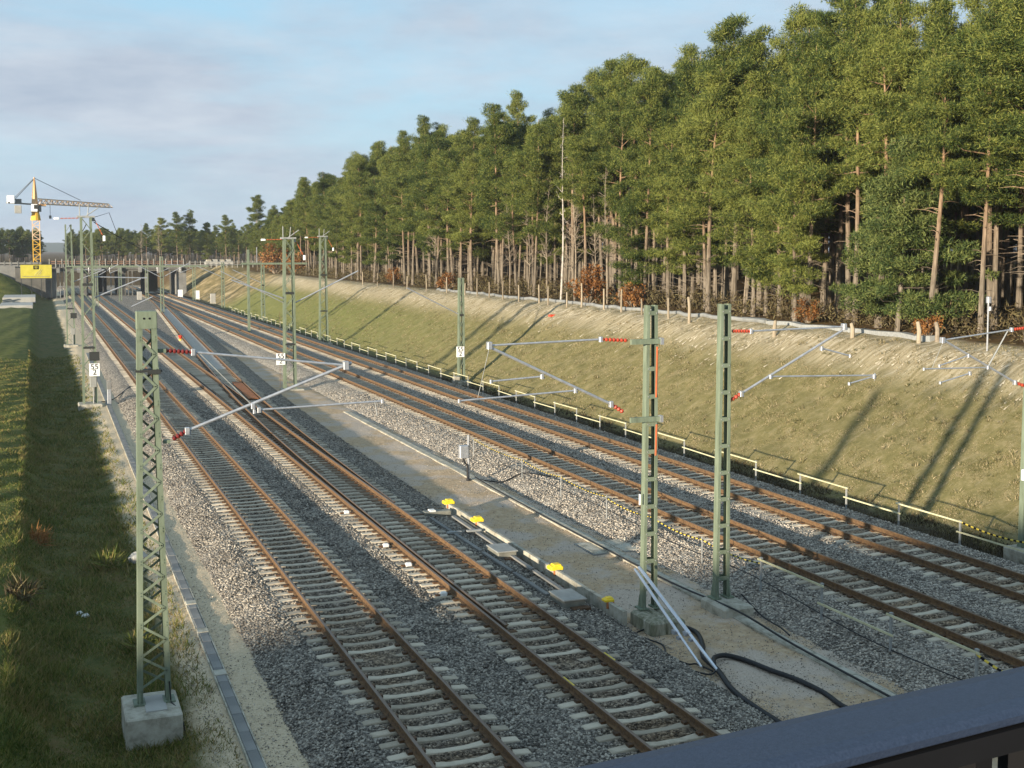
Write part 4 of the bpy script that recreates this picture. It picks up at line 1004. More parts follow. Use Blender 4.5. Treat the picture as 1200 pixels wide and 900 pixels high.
def num(n): return ['first','second','third','fourth','fifth','sixth','seventh','eighth','ninth','tenth'][n] if n < 10 else None
rt = random.Random(21)
front = []; y = 39.0
while y < 258: front.append(y); y += rt.uniform(2.0,3.4)
fall = lambda y: 1.0 - 0.36*sm(175, 262, y)
MARKS = [(50.2,'low reddish bush'),(60.5,'small brown bush by the middle mast'),(82.2,'second rusty oak'),(BIRCH_Y,'white birch'),(128.0,'small brown shrub'),(150.0,'larger brown shrub'),(182.0,'far signal mast line'),(214.0,'orange brown bush'),(228.0,'tall leftmost bush')]
MARKS = [m_ for m_ in MARKS if 'line' not in m_[1]]
def front_label(y):
    my, nm = min(MARKS, key=lambda q: abs(q[0]-y)); side = 'left' if y > my else 'right'
    between = [q for q in front if min(my,y) <= q <= max(my,y)]
    n_ = len(between)-1; w_ = num(n_) or ['eleventh','twelfth','thirteenth','fourteenth','fifteenth'][min(4,n_-10)]
    return '%s front row pine to the %s of the %s' % (w_, side, nm)
gone = lambda x, y: (x < 47 and 82 < y < 103 and rt.random() < 0.5)
for i, y in enumerate(front):
    x = rt.uniform(42.8,45.2)
    if gone(x, y): continue
    k = rt.choice([1,2,2,4,4,6,0,5,6,4]) if y > 104 else rt.choice([0,3,5,7,1,3]) if y > 82 else rt.choice([4,6,2,1,4,2]) if y > 56 else rt.choice([0,3,7,1,5])
    d = i - min(range(len(front)), key=lambda q: abs(front[q]-BIRCH_Y))
    side = 'right' if d < 0 else 'left'
    lb = front_label(y)
    plant('pine_tree', kinds[k][:2], x, y, lb, 'pine tree', 'pines along the front of the wood', fall(y)*rt.uniform(0.82,1.05), fall(y)*rt.uniform(0.78,1.08), (rt.gauss(0,0.02),rt.gauss(0,0.02)))
n_ind = 0
for (xa, xb, st, lab) in [(45.8,48.8,2.7,'pine in the second rank of the wood, seen between the crowns of the front row'),(49.5,53.0,3.1,'pine in the middle of the wood, its top showing above the front rows'),(53.8,57.5,4.2,'pine deep in the wood, half hidden behind the other trunks')]:
    y = 37.0
    while y < 262:
        x = rt.uniform(xa,xb)
        plant('pine_tree', kinds[rt.randrange(8) if y < 108 else rt.choice([1,2,4,6,5])][:2], x, y, lab, 'pine tree', lab.split(',')[0]+'s', fall(y)*rt.uniform(0.84,1.1), fall(y)*rt.uniform(0.80,1.17), (rt.gauss(0,0.02),rt.gauss(0,0.02))); n_ind += 1
        y += rt.uniform(st*0.7,st*1.3)
# tall pines standing above the canopy
for (x, y, s_, k, lb) in [(46.0,73.7,1.19,7,'tallest pine, its ragged top standing clear of the canopy against the sky'),(46.0,53.4,1.05,0,'tall pine with a bushy top at the upper right of the wood'),(47.0,95.0,1.10,5,'tall pine with a flat dark top left of the tallest one'),(47.0,145.0,1.10,7,'tall pine whose top rises above the canopy left of the birch'),(43.5,257.0,0.92,7,'small far pine with an open top near the left end of the wood')]:
    plant('pine_tree', kinds[k][:2], x, y, lb, 'pine tree', None, s_*0.95, s_)
for (x, y, s_, lb) in [(42.9,52.2,1.05,'dense bluish green conifer with branches down to the ground at the wood edge'),(45.6,55.5,0.95,'dense low conifer just behind the bluish one, half hidden')]:
    plant('conifer', bushy, x, y, lb, 'conifer', None, s_)
for (x, y, s_, lb) in [(42.6,61.5,0.86,'broad low pine with hanging boughs left of the dense bluish conifer'),(43.2,84.0,0.72,'short young pine at the wood edge right of the birch'),(44.8,68.0,0.95,'broad pine with low boughs in the middle of the wood edge')]:
    plant('pine_tree', wide, x, y, lb, 'pine tree', None, s_)
# leaning heavy stems at the right edge
for (x, y, tl, lb) in [(45.2,45.6,0.10,'thick pale trunk leaning left at the far right of the wood'),(45.8,44.2,-0.03,'thick upright trunk at the far right of the wood')]:
    plant('pine_tree', kinds[3][:2], x, y, lb, 'pine tree', None, 1.15, 1.0, (0.0,tl), 0.4)
# birch, bare trees, withered oaks
bt = bare_tree(41, 15.6, 0.10, 26, 0.55)
plant('birch_tree', (bt.mesh('trunk', M['birch']), None), 41.6, BIRCH_Y, 'tall bare birch with a slim white trunk standing before the pines', 'birch', None, 1.0, None, (0,0.03), 0)
bts = [bare_tree(50+i, 9+1.1*i, 0.06+0.007*i, 60, 0.8).mesh('trunk', M['dead_wood']) for i in range(4)]
for i, (x, y) in enumerate([(43.0,94.5),(43.6,91.2),(44.2,103.5),(43.0,88.0),(44.0,106.8),(43.4,85.5),(43.2,110.2),(44.2,97),(44.6,70.0),(43.2,133)]):
    d = 'left' if y > BIRCH_Y else 'right'
    plant('bare_tree', (bts[i % 4], None), x, y, 'thin leafless tree at the wood edge, to the %s of the white birch' % d, 'bare tree', 'leafless trees %s of the birch' % d, rt.uniform(0.85,1.15))
def bush(seed, H, R_, n, nb, mt, ln=0.2, wd=0.14):
    r_ = np.random.default_rng(seed); tk = MB(); C = []
    for i in range(n):
        az = r_.uniform(0,6.28); el = r_.uniform(0.4,1.3); l = H*r_.uniform(0.6,1.0)
        e = np.array([math.cos(az)*math.cos(el)*R_*1.3, math.sin(az)*math.cos(el)*R_*1.3, math.sin(el)*l])
        tk.tube([(0,0,-0.1), e*0.5+r_.normal(0,0.08,3), e],[0.05,0.03,0.008],4,cap=False)
        for q in (0.6,0.8,1.0): C.append(e*q+r_.normal(0,0.15,3))
    C = np.array(C); k = np.repeat(np.arange(len(C)), nb)
    V, F = blades(r_, C[k], np.array([0.45,0.45,0.35]), ln, wd, 0.0)
    return tk.mesh('stem', M['dead_wood']), tri_mesh('foliage', V, F, mt)
oaks = [bush(61,3.6,1.5,16,26,M['oak_brown'],0.24,0.17), bush(62,2.6,1.2,14,24,M['oak_brown'],0.22,0.16)]
def shrub(name, pair, x, y, lb, s_):
    r_ = thing(name, lb, 'shrub', (x,y,gz(x,y)-0.05), 'withered oaks at the wood edge'); r_.rotation_euler = (0,0,rt.uniform(0,6)); r_.scale = (s_,)*3
    link('stem', pair[0], r_); link('foliage', pair[1], r_)
for i, (x, y, s_, lb) in enumerate([(42.3,90.0,0.95,'rust brown withered oak right beside the white birch'),(42.4,82.2,0.8,'rust brown withered oak farther right of the birch, behind the crest fence'),(42.6,150.0,0.65,'rust brown shrub at the left part of the wood edge'),(42.8,128.0,0.8,'small brown shrub left of the birch under the pines'),(43.0,60.5,0.45,'small brown bush under the pines near the middle mast'),(42.5,214.0,1.6,'orange brown bush at the left end of the wood above the sandy bank'),(42.0,228.0,1.7,'tall orange brown bush at the very left end of the wood'),(42.2,49.0,0.5,'low reddish bush below the dense bluish conifer')]):
    shrub('withered_oak', oaks[i % 2], x, y, lb, s_)

# deeper wood and far woods as masses of instanced trees
def joined(i):
    _, _, tk_, V_, F_ = kinds[i]; me = bpy.data.meshes.new('wood_tree'); n = len(tk_.v)
    me.from_pydata(list(tk_.v)+V_[::1].tolist(), [], list(tk_.f)+(F_+n).tolist()); me.materials.append(M['pine_bark']); me.materials.append(M['needles'])
    me.polygons.foreach_set('material_index', [0]*len(tk_.f)+[1]*len(F_)); me.update(); return me
wc = bpy.data.collections.new('wood_sources')
for i in (1,2,3,5): wc.objects.link(bpy.data.objects.new('wood_tree', joined(i)))
def wood(name, P, smin, smax, seed):
    me = bpy.data.meshes.new(name); me.from_pydata([tuple(p) for p in P], [], [])
    o = link(name, me); tag(o, None, None, kind='stuff')
    ng = bpy.data.node_groups.new(name, 'GeometryNodeTree')
    ng.interface.new_socket('Geometry', in_out='INPUT', socket_type='NodeSocketGeometry'); ng.interface.new_socket('Geometry', in_out='OUTPUT', socket_type='NodeSocketGeometry')
    gi = ng.nodes.new('NodeGroupInput'); go = ng.nodes.new('NodeGroupOutput')
    ci = ng.nodes.new('GeometryNodeCollectionInfo'); ci.inputs['Collection'].default_value = wc; ci.inputs['Separate Children'].default_value = True; ci.inputs['Reset Children'].default_value = True
    ip = ng.nodes.new('GeometryNodeInstanceOnPoints'); ip.inputs['Pick Instance'].default_value = True
    ri = ng.nodes.new('FunctionNodeRandomValue'); ri.data_type = 'INT'; ri.inputs[4].default_value = 0; ri.inputs[5].default_value = 3; ri.inputs['Seed'].default_value = seed
    rv = ng.nodes.new('FunctionNodeRandomValue'); rv.data_type = 'FLOAT_VECTOR'; rv.inputs[0].default_value = (0,0,0); rv.inputs[1].default_value = (0,0,6.28); rv.inputs['Seed'].default_value = seed+1
    rs = ng.nodes.new('FunctionNodeRandomValue'); rs.data_type = 'FLOAT'; rs.inputs[2].default_value = smin; rs.inputs[3].default_value = smax; rs.inputs['Seed'].default_value = seed+2
    lk = ng.links.new
    lk(gi.outputs[0], ip.inputs['Points']); lk(ci.outputs[0], ip.inputs['Instance']); lk(ri.outputs[2], ip.inputs['Instance Index'])
    lk(rv.outputs[0], ip.inputs['Rotation']); lk(rs.outputs[1], ip.inputs['Scale']); lk(ip.outputs[0], go.inputs[0])
    md = o.modifiers.new('scatter', 'NODES'); md.node_group = ng; return o
rw = np.random.default_rng(77)
def pts(n, x0, x1, y0, y1, z=None):
    x = rw.uniform(x0,x1,n); y = rw.uniform(y0,y1,n); zz = ground_z(x,y) if z is None else np.full(n,z); return np.stack([x,y,zz-0.1],-1)
wood('deep_wood', np.concatenate([pts(800,58,100,36,262), pts(500,100,190,30,320)]), 0.80, 1.06, 1)
wood('young_wood', pts(330,62,95,34,262), 0.34, 0.55, 11)
wood('far_wood', np.concatenate([pts(640,10,150,372,470,4.0), pts(160,46,140,290,372,4.9)]), 0.46, 0.66, 4)
wood('far_wood_left', np.concatenate([pts(220,-110,-7,366,440,3.4), pts(30,-7,1.0,400,460,3.0)]), 0.55, 0.78, 7)
for i, (x, y, s_, lb) in enumerate([(33.5,318,0.86,'dark pine behind the far bridge, the tallest of its clump'),(30.0,322,0.78,'dark pine behind the far bridge, left of the tallest'),(37.0,320,0.80,'dark pine behind the far bridge, right of the tallest'),(41.5,322,0.74,'dark pine behind the far bridge toward the main wood'),(27.0,330,0.66,'slender dark pine at the left of the far clump'),(45.5,316,0.82,'dark pine where the far clump meets the main wood')]):
    plant('pine_tree', kinds[(2,4,1,6,0,2)[i]][:2], x, y, lb, 'pine tree', None, s_, None, (0,0), None, 4.6)
for i, (x, y, lb) in enumerate([(24.5,312,'bare pale tree behind the far bridge railing, the left of two'),(28.4,312,'bare pale tree behind the far bridge railing, the right of two')]):
    plant('bare_tree', (bts[1+i], None), x, y, lb, 'bare tree', None, 1.05, None, (0,0), None, 5.0)
# undergrowth on the wood floor
r_ = np.random.default_rng(91); n = 1900
x = 42.6+np.abs(r_.normal(0,4.5,n)); y = r_.uniform(38,255,n); C = np.stack([x,y,ground_z(x,y)+r_.uniform(0.1,1.0,n)*r_.uniform(0.3,1.4,n)],-1)
k = np.repeat(np.arange(n), 26); V, F = blades(r_, C[k], np.array([0.7,0.8,0.55]), 0.30, 0.07, 0.6)
tag(link('undergrowth', tri_mesh('undergrowth', V, F, M['twig_brown'])), None, None, kind='stuff')

# ------------------------------------------------------------------ fence and tube along the crest
fe = thing('crest_fence', 'row of pale wooden fence posts along the top of the slope before the wood', 'fence', (0,0,0))
pm = []
for s_ in range(3):
    b_ = MB(); b_.tube([(0,0,-0.3),(0.02*s_,0,0.9),(0.01,0.03*s_,1.75+0.12*s_)],[0.085,0.08,0.07],8); pm.append(b_.mesh('post', M['wood_post']))
y = 72.5; py = []
while y < 160: py.append(y); y += rt.uniform(2.4,4.2) if y < 112 else rt.uniform(5,8)
for y in py:
    x = 40.2+rt.uniform(-0.2,0.2); link('post', rt.choice(pm), fe, (x,y,gz(x,y)), rt.uniform(0,6), (0.9,0.9,rt.uniform(0.62,1.0)))
for i, (x, y, h, lb) in enumerate([(40.0,52.4,0.75,'short pale stump post on the crest below the dense conifer'),(40.3,47.6,1.05,'thick pale post at the crest near the right cantilever tip'),(40.9,47.0,0.95,'dark square post beside the thick pale post at the crest'),(39.7,69.0,1.7,'tall pale post at the right end of the crest fence'),(39.3,58.6,0.9,'leaning pale stake on the crest left of the stump post')]):
    b_ = MB(); b_.tube([(0,0,-0.3),(0.02,0,h*0.6),(0.14 if i == 4 else 0.0,0.1,h)],[0.12,0.11,0.09] if i != 3 else [0.11,0.1,0.09],8)
    tag(b_.build('fence_post', M['wood_post'] if i != 2 else M['dead_wood'], None, (x,y,gz(x,y))), lb, 'fence post', 'loose posts on the crest')
b_ = MB(); P = []; y = 62.0
while y < 128: P.append((41.0+0.18*math.sin(y*0.35)+0.1*math.sin(y*1.3), y, gz(41.0,y)+0.10)); y += 1.2
b_.tube(P, 0.14, 8); tag(b_.build('ground_tube', M['tarp']), 'long pale grey tube lying along the top of the slope behind the fence posts', 'tube')
b_ = MB(); P = []; y = 47.5
while y < 66: P.append((41.3+0.15*math.sin(y*0.5), y, gz(41.3,y)+0.06)); y += 1.2
for i in range(len(P)-1): b_.bar(P[i],P[i+1],0.5,0.3)
tag(b_.build('ground_sheet', M['galv_dull']), 'grey ground sheet strip lying along the crest below the right part of the wood', 'ground sheet')
b_ = MB(); b_.bbox((0,0,0.12),(0.6,0.35,0.16),0.04); tag(b_.build('red_sack', M['red'], None, (38.4,88.5,gz(38.4,88.5)-0.1)), 'small red scrap lying on the upper slope below the birch', 'scrap')

# ------------------------------------------------------------------ grass
def grass(name, n, xf, y0, y1, h0, h1, wd, mt, seed, keep=None, ux=0):
    r_ = np.random.default_rng(seed); y = ysample(r_, n, y0, y1); x = xf(r_, n)
    if keep is not None: k = keep(x, y, r_); x, y = x[k], y[k]; n = len(x)
    z = ground_zz(x, y); P = np.stack([x,y,z-0.01],-1)
    a = r_.uniform(0,6.28,n); h = r_.uniform(h0,h1,n)*(1+0.7*np.sin(x*2.1+y*0.9)*np.sin(y*1.3)); lean_ = r_.normal(0,0.55,(n,2))*h[:,None]
    w_ = wd*(1+np.clip((y-20)/45,0,2))*r_.uniform(0.7,1.3,n)/2
    s_ = np.stack([np.cos(a)*w_, np.sin(a)*w_, np.zeros(n)],-1)
    tip = P + np.concatenate([lean_, h[:,None]],1)
    V = np.stack([P-s_, P+s_, tip],1).reshape(-1,3)
    tag(link(name, tri_mesh(name, V, np.arange(3*n).reshape(n,3), mt)), None, None, kind='stuff')
grass('field_grass', 170000, lambda r_, n: r_.uniform(-10,0.3,n), 19, 110, 0.03, 0.11, 0.022, M['grass'], 101)
grass('ditch_grass', 120000, lambda r_, n: r_.uniform(-0.9,3.4,n), 19, 120, 0.04, 0.17, 0.022, M['grass'], 102, lambda x, y, r_: (x < 2.7) | (r_.uniform(0,1,len(x)) < 0.35))
grass('slope_grass', 230000, lambda r_, n: r_.uniform(29.6,41.5,n), 26, 170, 0.015, 0.055, 0.024, M['slope_grass'], 103, lambda x, y, r_: (x < 37.5) | (r_.uniform(0,1,len(x)) < 0.35))
grass('gutter_weeds', 14000, lambda r_, n: r_.uniform(28.4,30.2,n), 26, 90, 0.05, 0.22, 0.03, M['twig_brown'], 104)
r_ = np.random.default_rng(120); n = 3800
y = ysample(r_, n, 27, 175); x = 39.9-np.abs(r_.normal(0,1.5,n)); x = np.where(r_.uniform(0,1,n) < 0.12, x+1.2, x)
ok = (np.sin(x*1.3+y*0.45)+np.sin(y*0.21+1.0)+r_.normal(0,0.7,n)) > 0.0; x, y = x[ok], y[ok]; n = len(x)
l = r_.uniform(0.10,0.45,n); wv = r_.uniform(0.015,0.045,n)*(1+np.clip((y-40)/80,0,1)); sk = r_.normal(0.10,0.25,n)
P0 = np.stack([x,y,ground_zz(x,y)+0.035],-1); x1 = x+l; y1 = y+l*sk; P1 = np.stack([x1,y1,ground_zz(x1,y1)+0.03],-1)
V = np.stack([P0+np.stack([0*x,-wv,0*x],-1), P1, P0+np.stack([0*x,wv,0.03+0*x],-1)],1).reshape(-1,3)
tag(link('straw', tri_mesh('straw', V, np.arange(3*n).reshape(n,3), M['straw'])), None, None, kind='stuff')
r_ = np.random.default_rng(140); n = 750
y = ysample(r_, n, 26, 150); x = r_.uniform(29.8,40.5,n); C = np.stack([x,y,ground_zz(x,y)+0.04],-1); k = np.repeat(np.arange(n), 18)
V, F = blades(r_, C[k], np.array([0.22,0.22,0.08])*r_.uniform(0.5,1.3,(n,1))[k], 0.16, 0.03, 0.9)
tag(link('slope_weeds', tri_mesh('slope_weeds', V, F, M['slope_grass'])), None, None, kind='stuff')
tuft = []
for i in range(3):
    rr = np.random.default_rng(200+i); V, F = blades(rr, np.zeros((160,3))+np.array([0,0,0.12]), np.array([0.22,0.22,0.16]), 0.26, 0.03, 1.2); tuft.append(tri_mesh('weed_tuft', V, F, [M['twig_brown'], M['oak_brown'], M['grass']][i]))
for i, (x, y, k, s_, lb) in enumerate([(2.2,31.2,2,1.3,'yellowish weed tuft on the ditch edge left of the near lattice mast'),(-0.2,43.0,1,1.4,'orange brown dry weed in the shaded ditch'),(-0.6,35.0,0,1.5,'dry brown weed stalks at the left edge of the ditch'),(1.9,39.5,2,1.6,'green weed clump at the right bank of the ditch'),(12.75,56.0,0,1.0,'brown weed tuft at the edge of the ballast by the sandy strip')]):
    o = link('weed_tuft', tuft[k], None, (x,y,gz(x,y)), 0, (s_,)*3); tag(o, lb, 'weed')

# ------------------------------------------------------------------ concrete slabs and pile, far left
for i, (x, y, dx, dy, h, lb) in enumerate([(-3.2,214,5.0,12,0.55,'long pale concrete slab lying on the grass at the far left, the nearer one'),(-3.0,236,5.4,14,1.0,'pale concrete slab block behind the nearer slab at the far left')]):
    b_ = MB(); b_.bbox((0,0,h/2),(dx,dy,h),0.06); tag(b_.build('concrete_slab', M['conc_mid'], None, (x,y,gz(x,y)-0.12)), lb, 'slab', 'concrete slabs at the far left')
r_ = thing('timber_pile', 'dark pile of timber and debris beside the slabs at the far left edge', 'pile', (-7.6,226,-0.1))
for i in range(26):
    b_ = MB(); z = 0.15+0.16*(i//6); b_.bar((rt.uniform(-1.4,-0.6),rt.uniform(-2,2),z),(rt.uniform(0.6,1.6),rt.uniform(-2,2),z+rt.uniform(-0.1,0.3)),0.2,0.14); b_.build('timber', M['wood_brown'] if i % 3 else M['conc_dark'], r_)

# ------------------------------------------------------------------ far bridge under construction
BY = 262.0
fb = thing('road_bridge', 'far road bridge under construction spanning all the tracks, with scaffold railing', 'bridge', (0,BY,0))
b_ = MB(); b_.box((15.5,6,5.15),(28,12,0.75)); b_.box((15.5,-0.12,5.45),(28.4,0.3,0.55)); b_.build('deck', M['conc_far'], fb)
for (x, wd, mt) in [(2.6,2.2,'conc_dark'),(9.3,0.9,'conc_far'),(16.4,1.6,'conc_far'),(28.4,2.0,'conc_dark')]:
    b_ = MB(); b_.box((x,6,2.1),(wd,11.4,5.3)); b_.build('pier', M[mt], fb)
for (x0, x1) in ((10.0,13.0),(19.2,23.6)):
    b_ = MB(); b_.box(((x0+x1)/2,4.0,2.5),(0.5,7,4.6)); b_.box(((x0+x1)/2+1.1,8.5,2.5),(abs(x1-x0)*0.8,0.4,4.6)); b_.build('opening_shade_wall', M['conc_dark'], fb)  # dark walls added in the track openings to stand for their deep shade
pmesh = MB(); pmesh.box((0,0,0.9),(0.13,0.13,1.8)); pmesh = pmesh.mesh('scaffold_post', M['conc_mid'])
for i in range(23): link('scaffold_post', pmesh, fb, (2.4+i*1.2,-0.35,5.55))
for i in range(11):
    for h in (0.85,1.25):
        b_ = MB(); b_.box((3.6+i*2.4,-0.25,5.55+h),(2.3,0.05,0.24)); b_.build('guard_board', M['wood_brown'], fb)
for i in range(7):
    b_ = MB(); b_.box((4.0+i*4.0,-0.55,5.05),(0.7,0.5,1.0)); b_.build('shutter_bracket', M['conc_dark'], fb)
for x in (5.2,8.2,12.6,14.2,17.6,18.4,24.6,26.0):
    b_ = MB(); b_.bar((x,-0.6,-0.4),(x,-0.6,4.9),0.22,0.22); b_.build('prop', M['conc_far'], fb)
r_ = thing('approach_railing', 'grey railing of the approach road right of the far bridge', 'railing', (29.6,BY-0.4,5.6))
for i in range(15):
    b_ = MB(); b_.box((0.5+i*1.1,0,0.55),(0.12,0.12,1.5)); b_.build('post', M['conc_mid'], r_)
for h in (0.5,1.0): b_ = MB(); b_.box((8.2,0.02,h),(16.0,0.06,0.14)); b_.build('bar', M['conc_dark'], r_)
r_ = thing('flatbed_load', 'low pale load of building material on the approach road right of the far bridge', 'load', (36.6,BY+3,5.75))
b_ = MB(); b_.bbox((0,0,0.5),(6.0,2.0,0.9),0.08); b_.build('bed', M['conc_mid'], r_)
for i in range(4): b_ = MB(); b_.box((-2.2+i*1.4,0,1.15),(0.9,1.5,0.4+0.1*(i%2))); b_.build('crate', M['conc_mid'] if i % 2 else M['found'], r_)
r_ = thing('approach_railing', 'dull railing and boards along the approach road left of the far bridge', 'railing', (-26,BY-0.5,5.75))
for i in range(22):
    b_ = MB(); b_.box((i*1.25,0,0.4),(0.14,0.14,1.6)); b_.build('post', M['conc_dark'], r_)
for h in (0.2,0.75): b_ = MB(); b_.box((13.4,0.03,h),(27,0.06,0.36)); b_.build('bar', M['conc_dark'], r_)
r_ = thing('wing_wall', 'grey concrete retaining wall left of the far bridge behind the banner', 'wall', (-1.2,BY-3,0))
b_ = MB(); b_.box((0,1.5,2.4),(5.6,1.0,6.4)); b_.build('wall', M['conc_far'], r_)
b_ = MB(); b_.box((-4.4,2.4,4.2),(3.2,1.0,3.4)); b_.build('wall', M['conc_dark'], r_)

# yellow banner on its scaffold
bn = thing('banner', 'yellow banner with dark square emblem and white strokes on a scaffold below the crane', 'banner', (-0.1,254,0))
b_ = MB(); b_.box((0,0,4.95),(5.7,0.06,2.6)); b_.build('sheet', M['banner'], bn)
b_ = MB(); b_.box((0,-0.045,5.75),(1.0,0.02,0.75)); b_.build('emblem', M['black'], bn)
b_ = MB(); b_.box((-0.16,-0.065,5.78),(0.12,0.02,0.42)); b_.box((0.16,-0.065,5.78),(0.12,0.02,0.42)); b_.box((0,-0.065,5.6),(0.4,0.02,0.1)); b_.build('emblem_mark', M['banner'], bn)
b_ = MB(); b_.bar((-0.35,-0.05,4.2),(0.75,-0.05,5.35),0.02,0.14,up=(0,1,0)); b_.bar((0.15,-0.05,4.2),(1.05,-0.05,5.3),0.02,0.16,up=(0,1,0)); b_.bar((0.5,-0.05,4.3),(1.0,-0.05,4.8),0.02,0.1,up=(0,1,0)); b_.build('stroke', M['white'], bn)
b_ = MB()
for i in range(20): b_.box((-2.4+i*0.25,-0.045,3.98),(0.15,0.02,0.13))
b_.build('small_print', M['conc_dark'], bn)
for x in (-2.75,-0.9,0.9,2.75):
    b_ = MB(); b_.bar((x,0.2,-0.4),(x,0.2,6.2),0.14,0.14); b_.build('scaffold_post', M['mast_dark'], bn)
for z in (3.55,6.3):
    b_ = MB(); b_.box((0,0.25,z),(5.9,0.3,0.1)); b_.build('rail', M['mast_dark'], bn)
# workers' platform of posts right of the banner
r_ = thing('scaffold', 'slim grey scaffold frame between the banner and the bridge pier', 'scaffold', (3.6,257,0))
for x in (0,0.7,1.4):
    b_ = MB(); b_.bar((x,0,-0.4),(x,0,6.4),0.1,0.1); b_.build('post', M['galv_dull'], r_)
for z in (1.6,3.6,5.6): b_ = MB(); b_.box((0.7,0.0,z),(1.5,0.6,0.07)); b_.build('deck_board', M['wood_brown'], r_)
for i in range(10): pass

# ------------------------------------------------------------------ tower crane
ck = thing('tower_crane', 'yellow and orange tower crane with pale jib standing behind the banner', 'tower crane', (0.1,284,0))
def truss(z0, z1, h, name, mt, parent, n):
    b_ = MB()
    for sx_ in (-1,1):
        for sy in (-1,1): b_.bar((sx_*h,sy*h,z0),(sx_*h,sy*h,z1),0.16,0.16)
    for i in range(n):
        a = z0+(z1-z0)*i/n; c = z0+(z1-z0)*(i+1)/n; k = 1 if i % 2 else -1
        for sg in (-1,1): b_.bar((-k*h,sg*h,a),(k*h,sg*h,c),0.11,0.11); b_.bar((sg*h,-k*h,a),(sg*h,k*h,c),0.11,0.11); b_.bar((-h,sg*h,a),(h,sg*h,a),0.1,0.1)
    b_.build(name, mt, parent)
truss(4.0,11.4,0.72,'tower_section',M['crane_y'],ck,7); truss(11.4,15.6,0.74,'tower_section',M['crane_p'],ck,4)
b_ = MB(); b_.tube([(0,0,15.6),(0,0,16.4),(0,0,17.3)],[1.05,0.95,0.75],12); b_.build('slewing_ring', M['crane_y'], ck)
b_ = MB(); b_.bbox((-0.2,-0.9,18.3),(1.3,1.2,1.6),0.08); cabin = b_.build('cab', M['white'], ck)
b_ = MB(); b_.box((0.1,-1.51,18.5),(0.8,0.02,0.9)); b_.build('window', M['mast_dark'], cabin)
b_ = MB(); b_.bbox((0.9,0.2,18.2),(0.6,1.0,1.4),0.05); b_.build('control_box', M['conc_dark'], ck)
b_ = MB(); b_.tube([(-0.1,0,17.3),(-0.1,0,20),(-0.1,0,24.4)],[0.85,0.6,0.22],4); b_.tube([(-0.1,0,24.4),(-0.1,0,25.0)],0.16,6); b_.build('tower_head', M['crane_o'], ck)
J0, J1 = Vector((0.6,0,19.2)), Vector((16.2,9.0,18.9)); jd = (J1-J0); b_ = MB(); px = Vector((-jd.y,jd.x,0)).normalized()*0.6; up_ = Vector((0,0,1.1))
for s_ in (-1,1): b_.bar(J0+px*s_, J1+px*s_, 0.2,0.2)
b_.bar(J0+up_, J1-jd*0.04+up_*0.7, 0.26,0.26)
for i in range(14):
    a = J0+jd*(i/14); c = J0+jd*((i+0.5)/14)+up_*(1-0.3*(i+0.5)/14); e = J0+jd*((i+1)/14)
    for s_ in (-1,1): b_.bar(a+px*s_,c,0.14,0.14); b_.bar(c,e+px*s_,0.14,0.14)
    b_.bar(a-px,a+px,0.12,0.12)
b_.build('jib', M['crane_p'], ck)
b_ = MB(); b_.box((0.9,0.4,18.9),(2.6,1.0,0.4)); b_.build('jib_foot', M['crane_o'], ck)
b_ = MB(); b_.bar((-0.6,0,19.1),(-5.6,-3.0,19.3),0.9,0.3); b_.build('counter_jib', M['conc_dark'], ck)
b_ = MB(); b_.bbox((-4.9,-2.6,20.0),(1.5,1.2,1.7),0.06); b_.build('counterweight', M['white'], ck)
b_ = MB(); b_.bbox((-3.5,-1.9,17.9),(1.4,1.0,1.7),0.06); b_.build('counterweight', M['conc_mid'], ck)
b_ = MB(); b_.bbox((-3.4,-1.8,19.6),(1.3,1.0,1.1),0.06); b_.build('winch', M['conc_dark'], ck)
for p, q in (((-0.1,0,24.8),(9.5,5.2,20.3)),((-0.1,0,24.8),(-4.6,-2.4,19.9)),((-0.1,0,24.6),(-4.2,-2.2,19.9))):
    b_ = MB(); b_.tube([p,q],0.07,5); b_.build('pendant', M['conc_dark'], ck)
b_ = MB(); b_.tube([(3.0,1.4,19.1),(3.0,1.4,16.6)],0.05,5); b_.box((3.0,1.4,16.4),(0.5,0.3,0.7)); b_.build('hook', M['conc_dark'], ck)

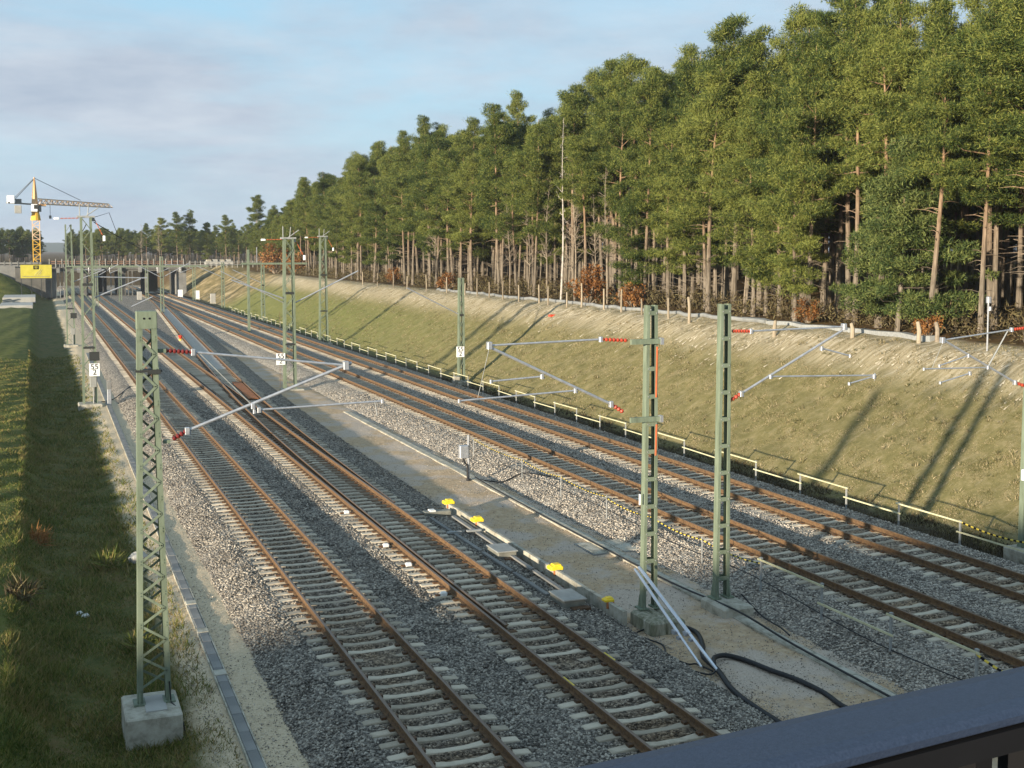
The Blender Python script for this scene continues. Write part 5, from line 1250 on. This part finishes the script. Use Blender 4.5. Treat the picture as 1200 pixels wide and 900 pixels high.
# ------------------------------------------------------------------ the bridge the photograph was taken from
SK = R(5.7)
nb_ = thing('road_bridge', 'dark railing with thick rounded blue black handrail on the bridge in the foreground', 'bridge', (0,0.945,0), None, SK)
b_ = MB(); b_.box((-5,-5.4,7.0),(180,11.4,1.3)); b_.box((-5,0.12,7.72),(180,0.4,0.16)); b_.build('deck', M['bridge'], nb_)
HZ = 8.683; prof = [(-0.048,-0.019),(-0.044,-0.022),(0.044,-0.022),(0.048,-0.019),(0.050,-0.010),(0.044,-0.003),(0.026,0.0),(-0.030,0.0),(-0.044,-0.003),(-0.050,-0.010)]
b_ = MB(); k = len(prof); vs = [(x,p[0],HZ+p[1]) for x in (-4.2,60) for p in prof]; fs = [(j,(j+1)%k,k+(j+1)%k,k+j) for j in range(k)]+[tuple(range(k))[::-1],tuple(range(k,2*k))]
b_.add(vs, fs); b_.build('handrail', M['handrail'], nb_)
b_ = MB(); b_.box((28,-0.003,HZ-0.037),(64.3,0.094,0.026)); b_.build('rail_shade_band', M['black'], nb_)  # black band added under the blue top: the rail's shaded front painted in
bal = MB(); bal.box((0,0,0),(0.026,0.04,0.94)); bal = bal.mesh('baluster', M['black'])
for i in range(140): link('baluster', bal, nb_, (-4.03+i*0.082,0,HZ-0.051-0.47))
b_ = MB(); b_.box((10,0,HZ-0.98),(100,0.05,0.045)); b_.build('lower_rail', M['black'], nb_)
# the rest of the railing, to the left of the picture
b_ = MB()
for i in range(900): b_.box((-4.13-i*0.1,0,HZ-0.5),(0.03,0.04,0.94))
b_.box((-49,0,HZ-0.02),(89.5,0.1,0.05)); b_.box((-67,0,HZ-0.98),(53,0.05,0.045))
b_.build('baluster_run', M['black'], nb_)

# ------------------------------------------------------------------ thin autumn haze filling the air of the place
hb = MB(); hb.box((0,2440,18),(6400,5200,42)); hz = hb.build('haze', []); tag(hz, None, None, kind='stuff')
hm = bpy.data.materials.new('haze'); hm.use_nodes = True; ht = hm.node_tree; ht.nodes.clear()
ho = N('ShaderNodeOutputMaterial', ht); pv = N('ShaderNodeVolumePrincipled', ht)
pv.inputs['Color'].default_value = (0.80,0.86,0.95,1); pv.inputs['Density'].default_value = 0.00018; pv.inputs['Anisotropy'].default_value = 0.2
ht.links.new(pv.outputs[0], ho.inputs['Volume']); hz.data.materials.append(hm)
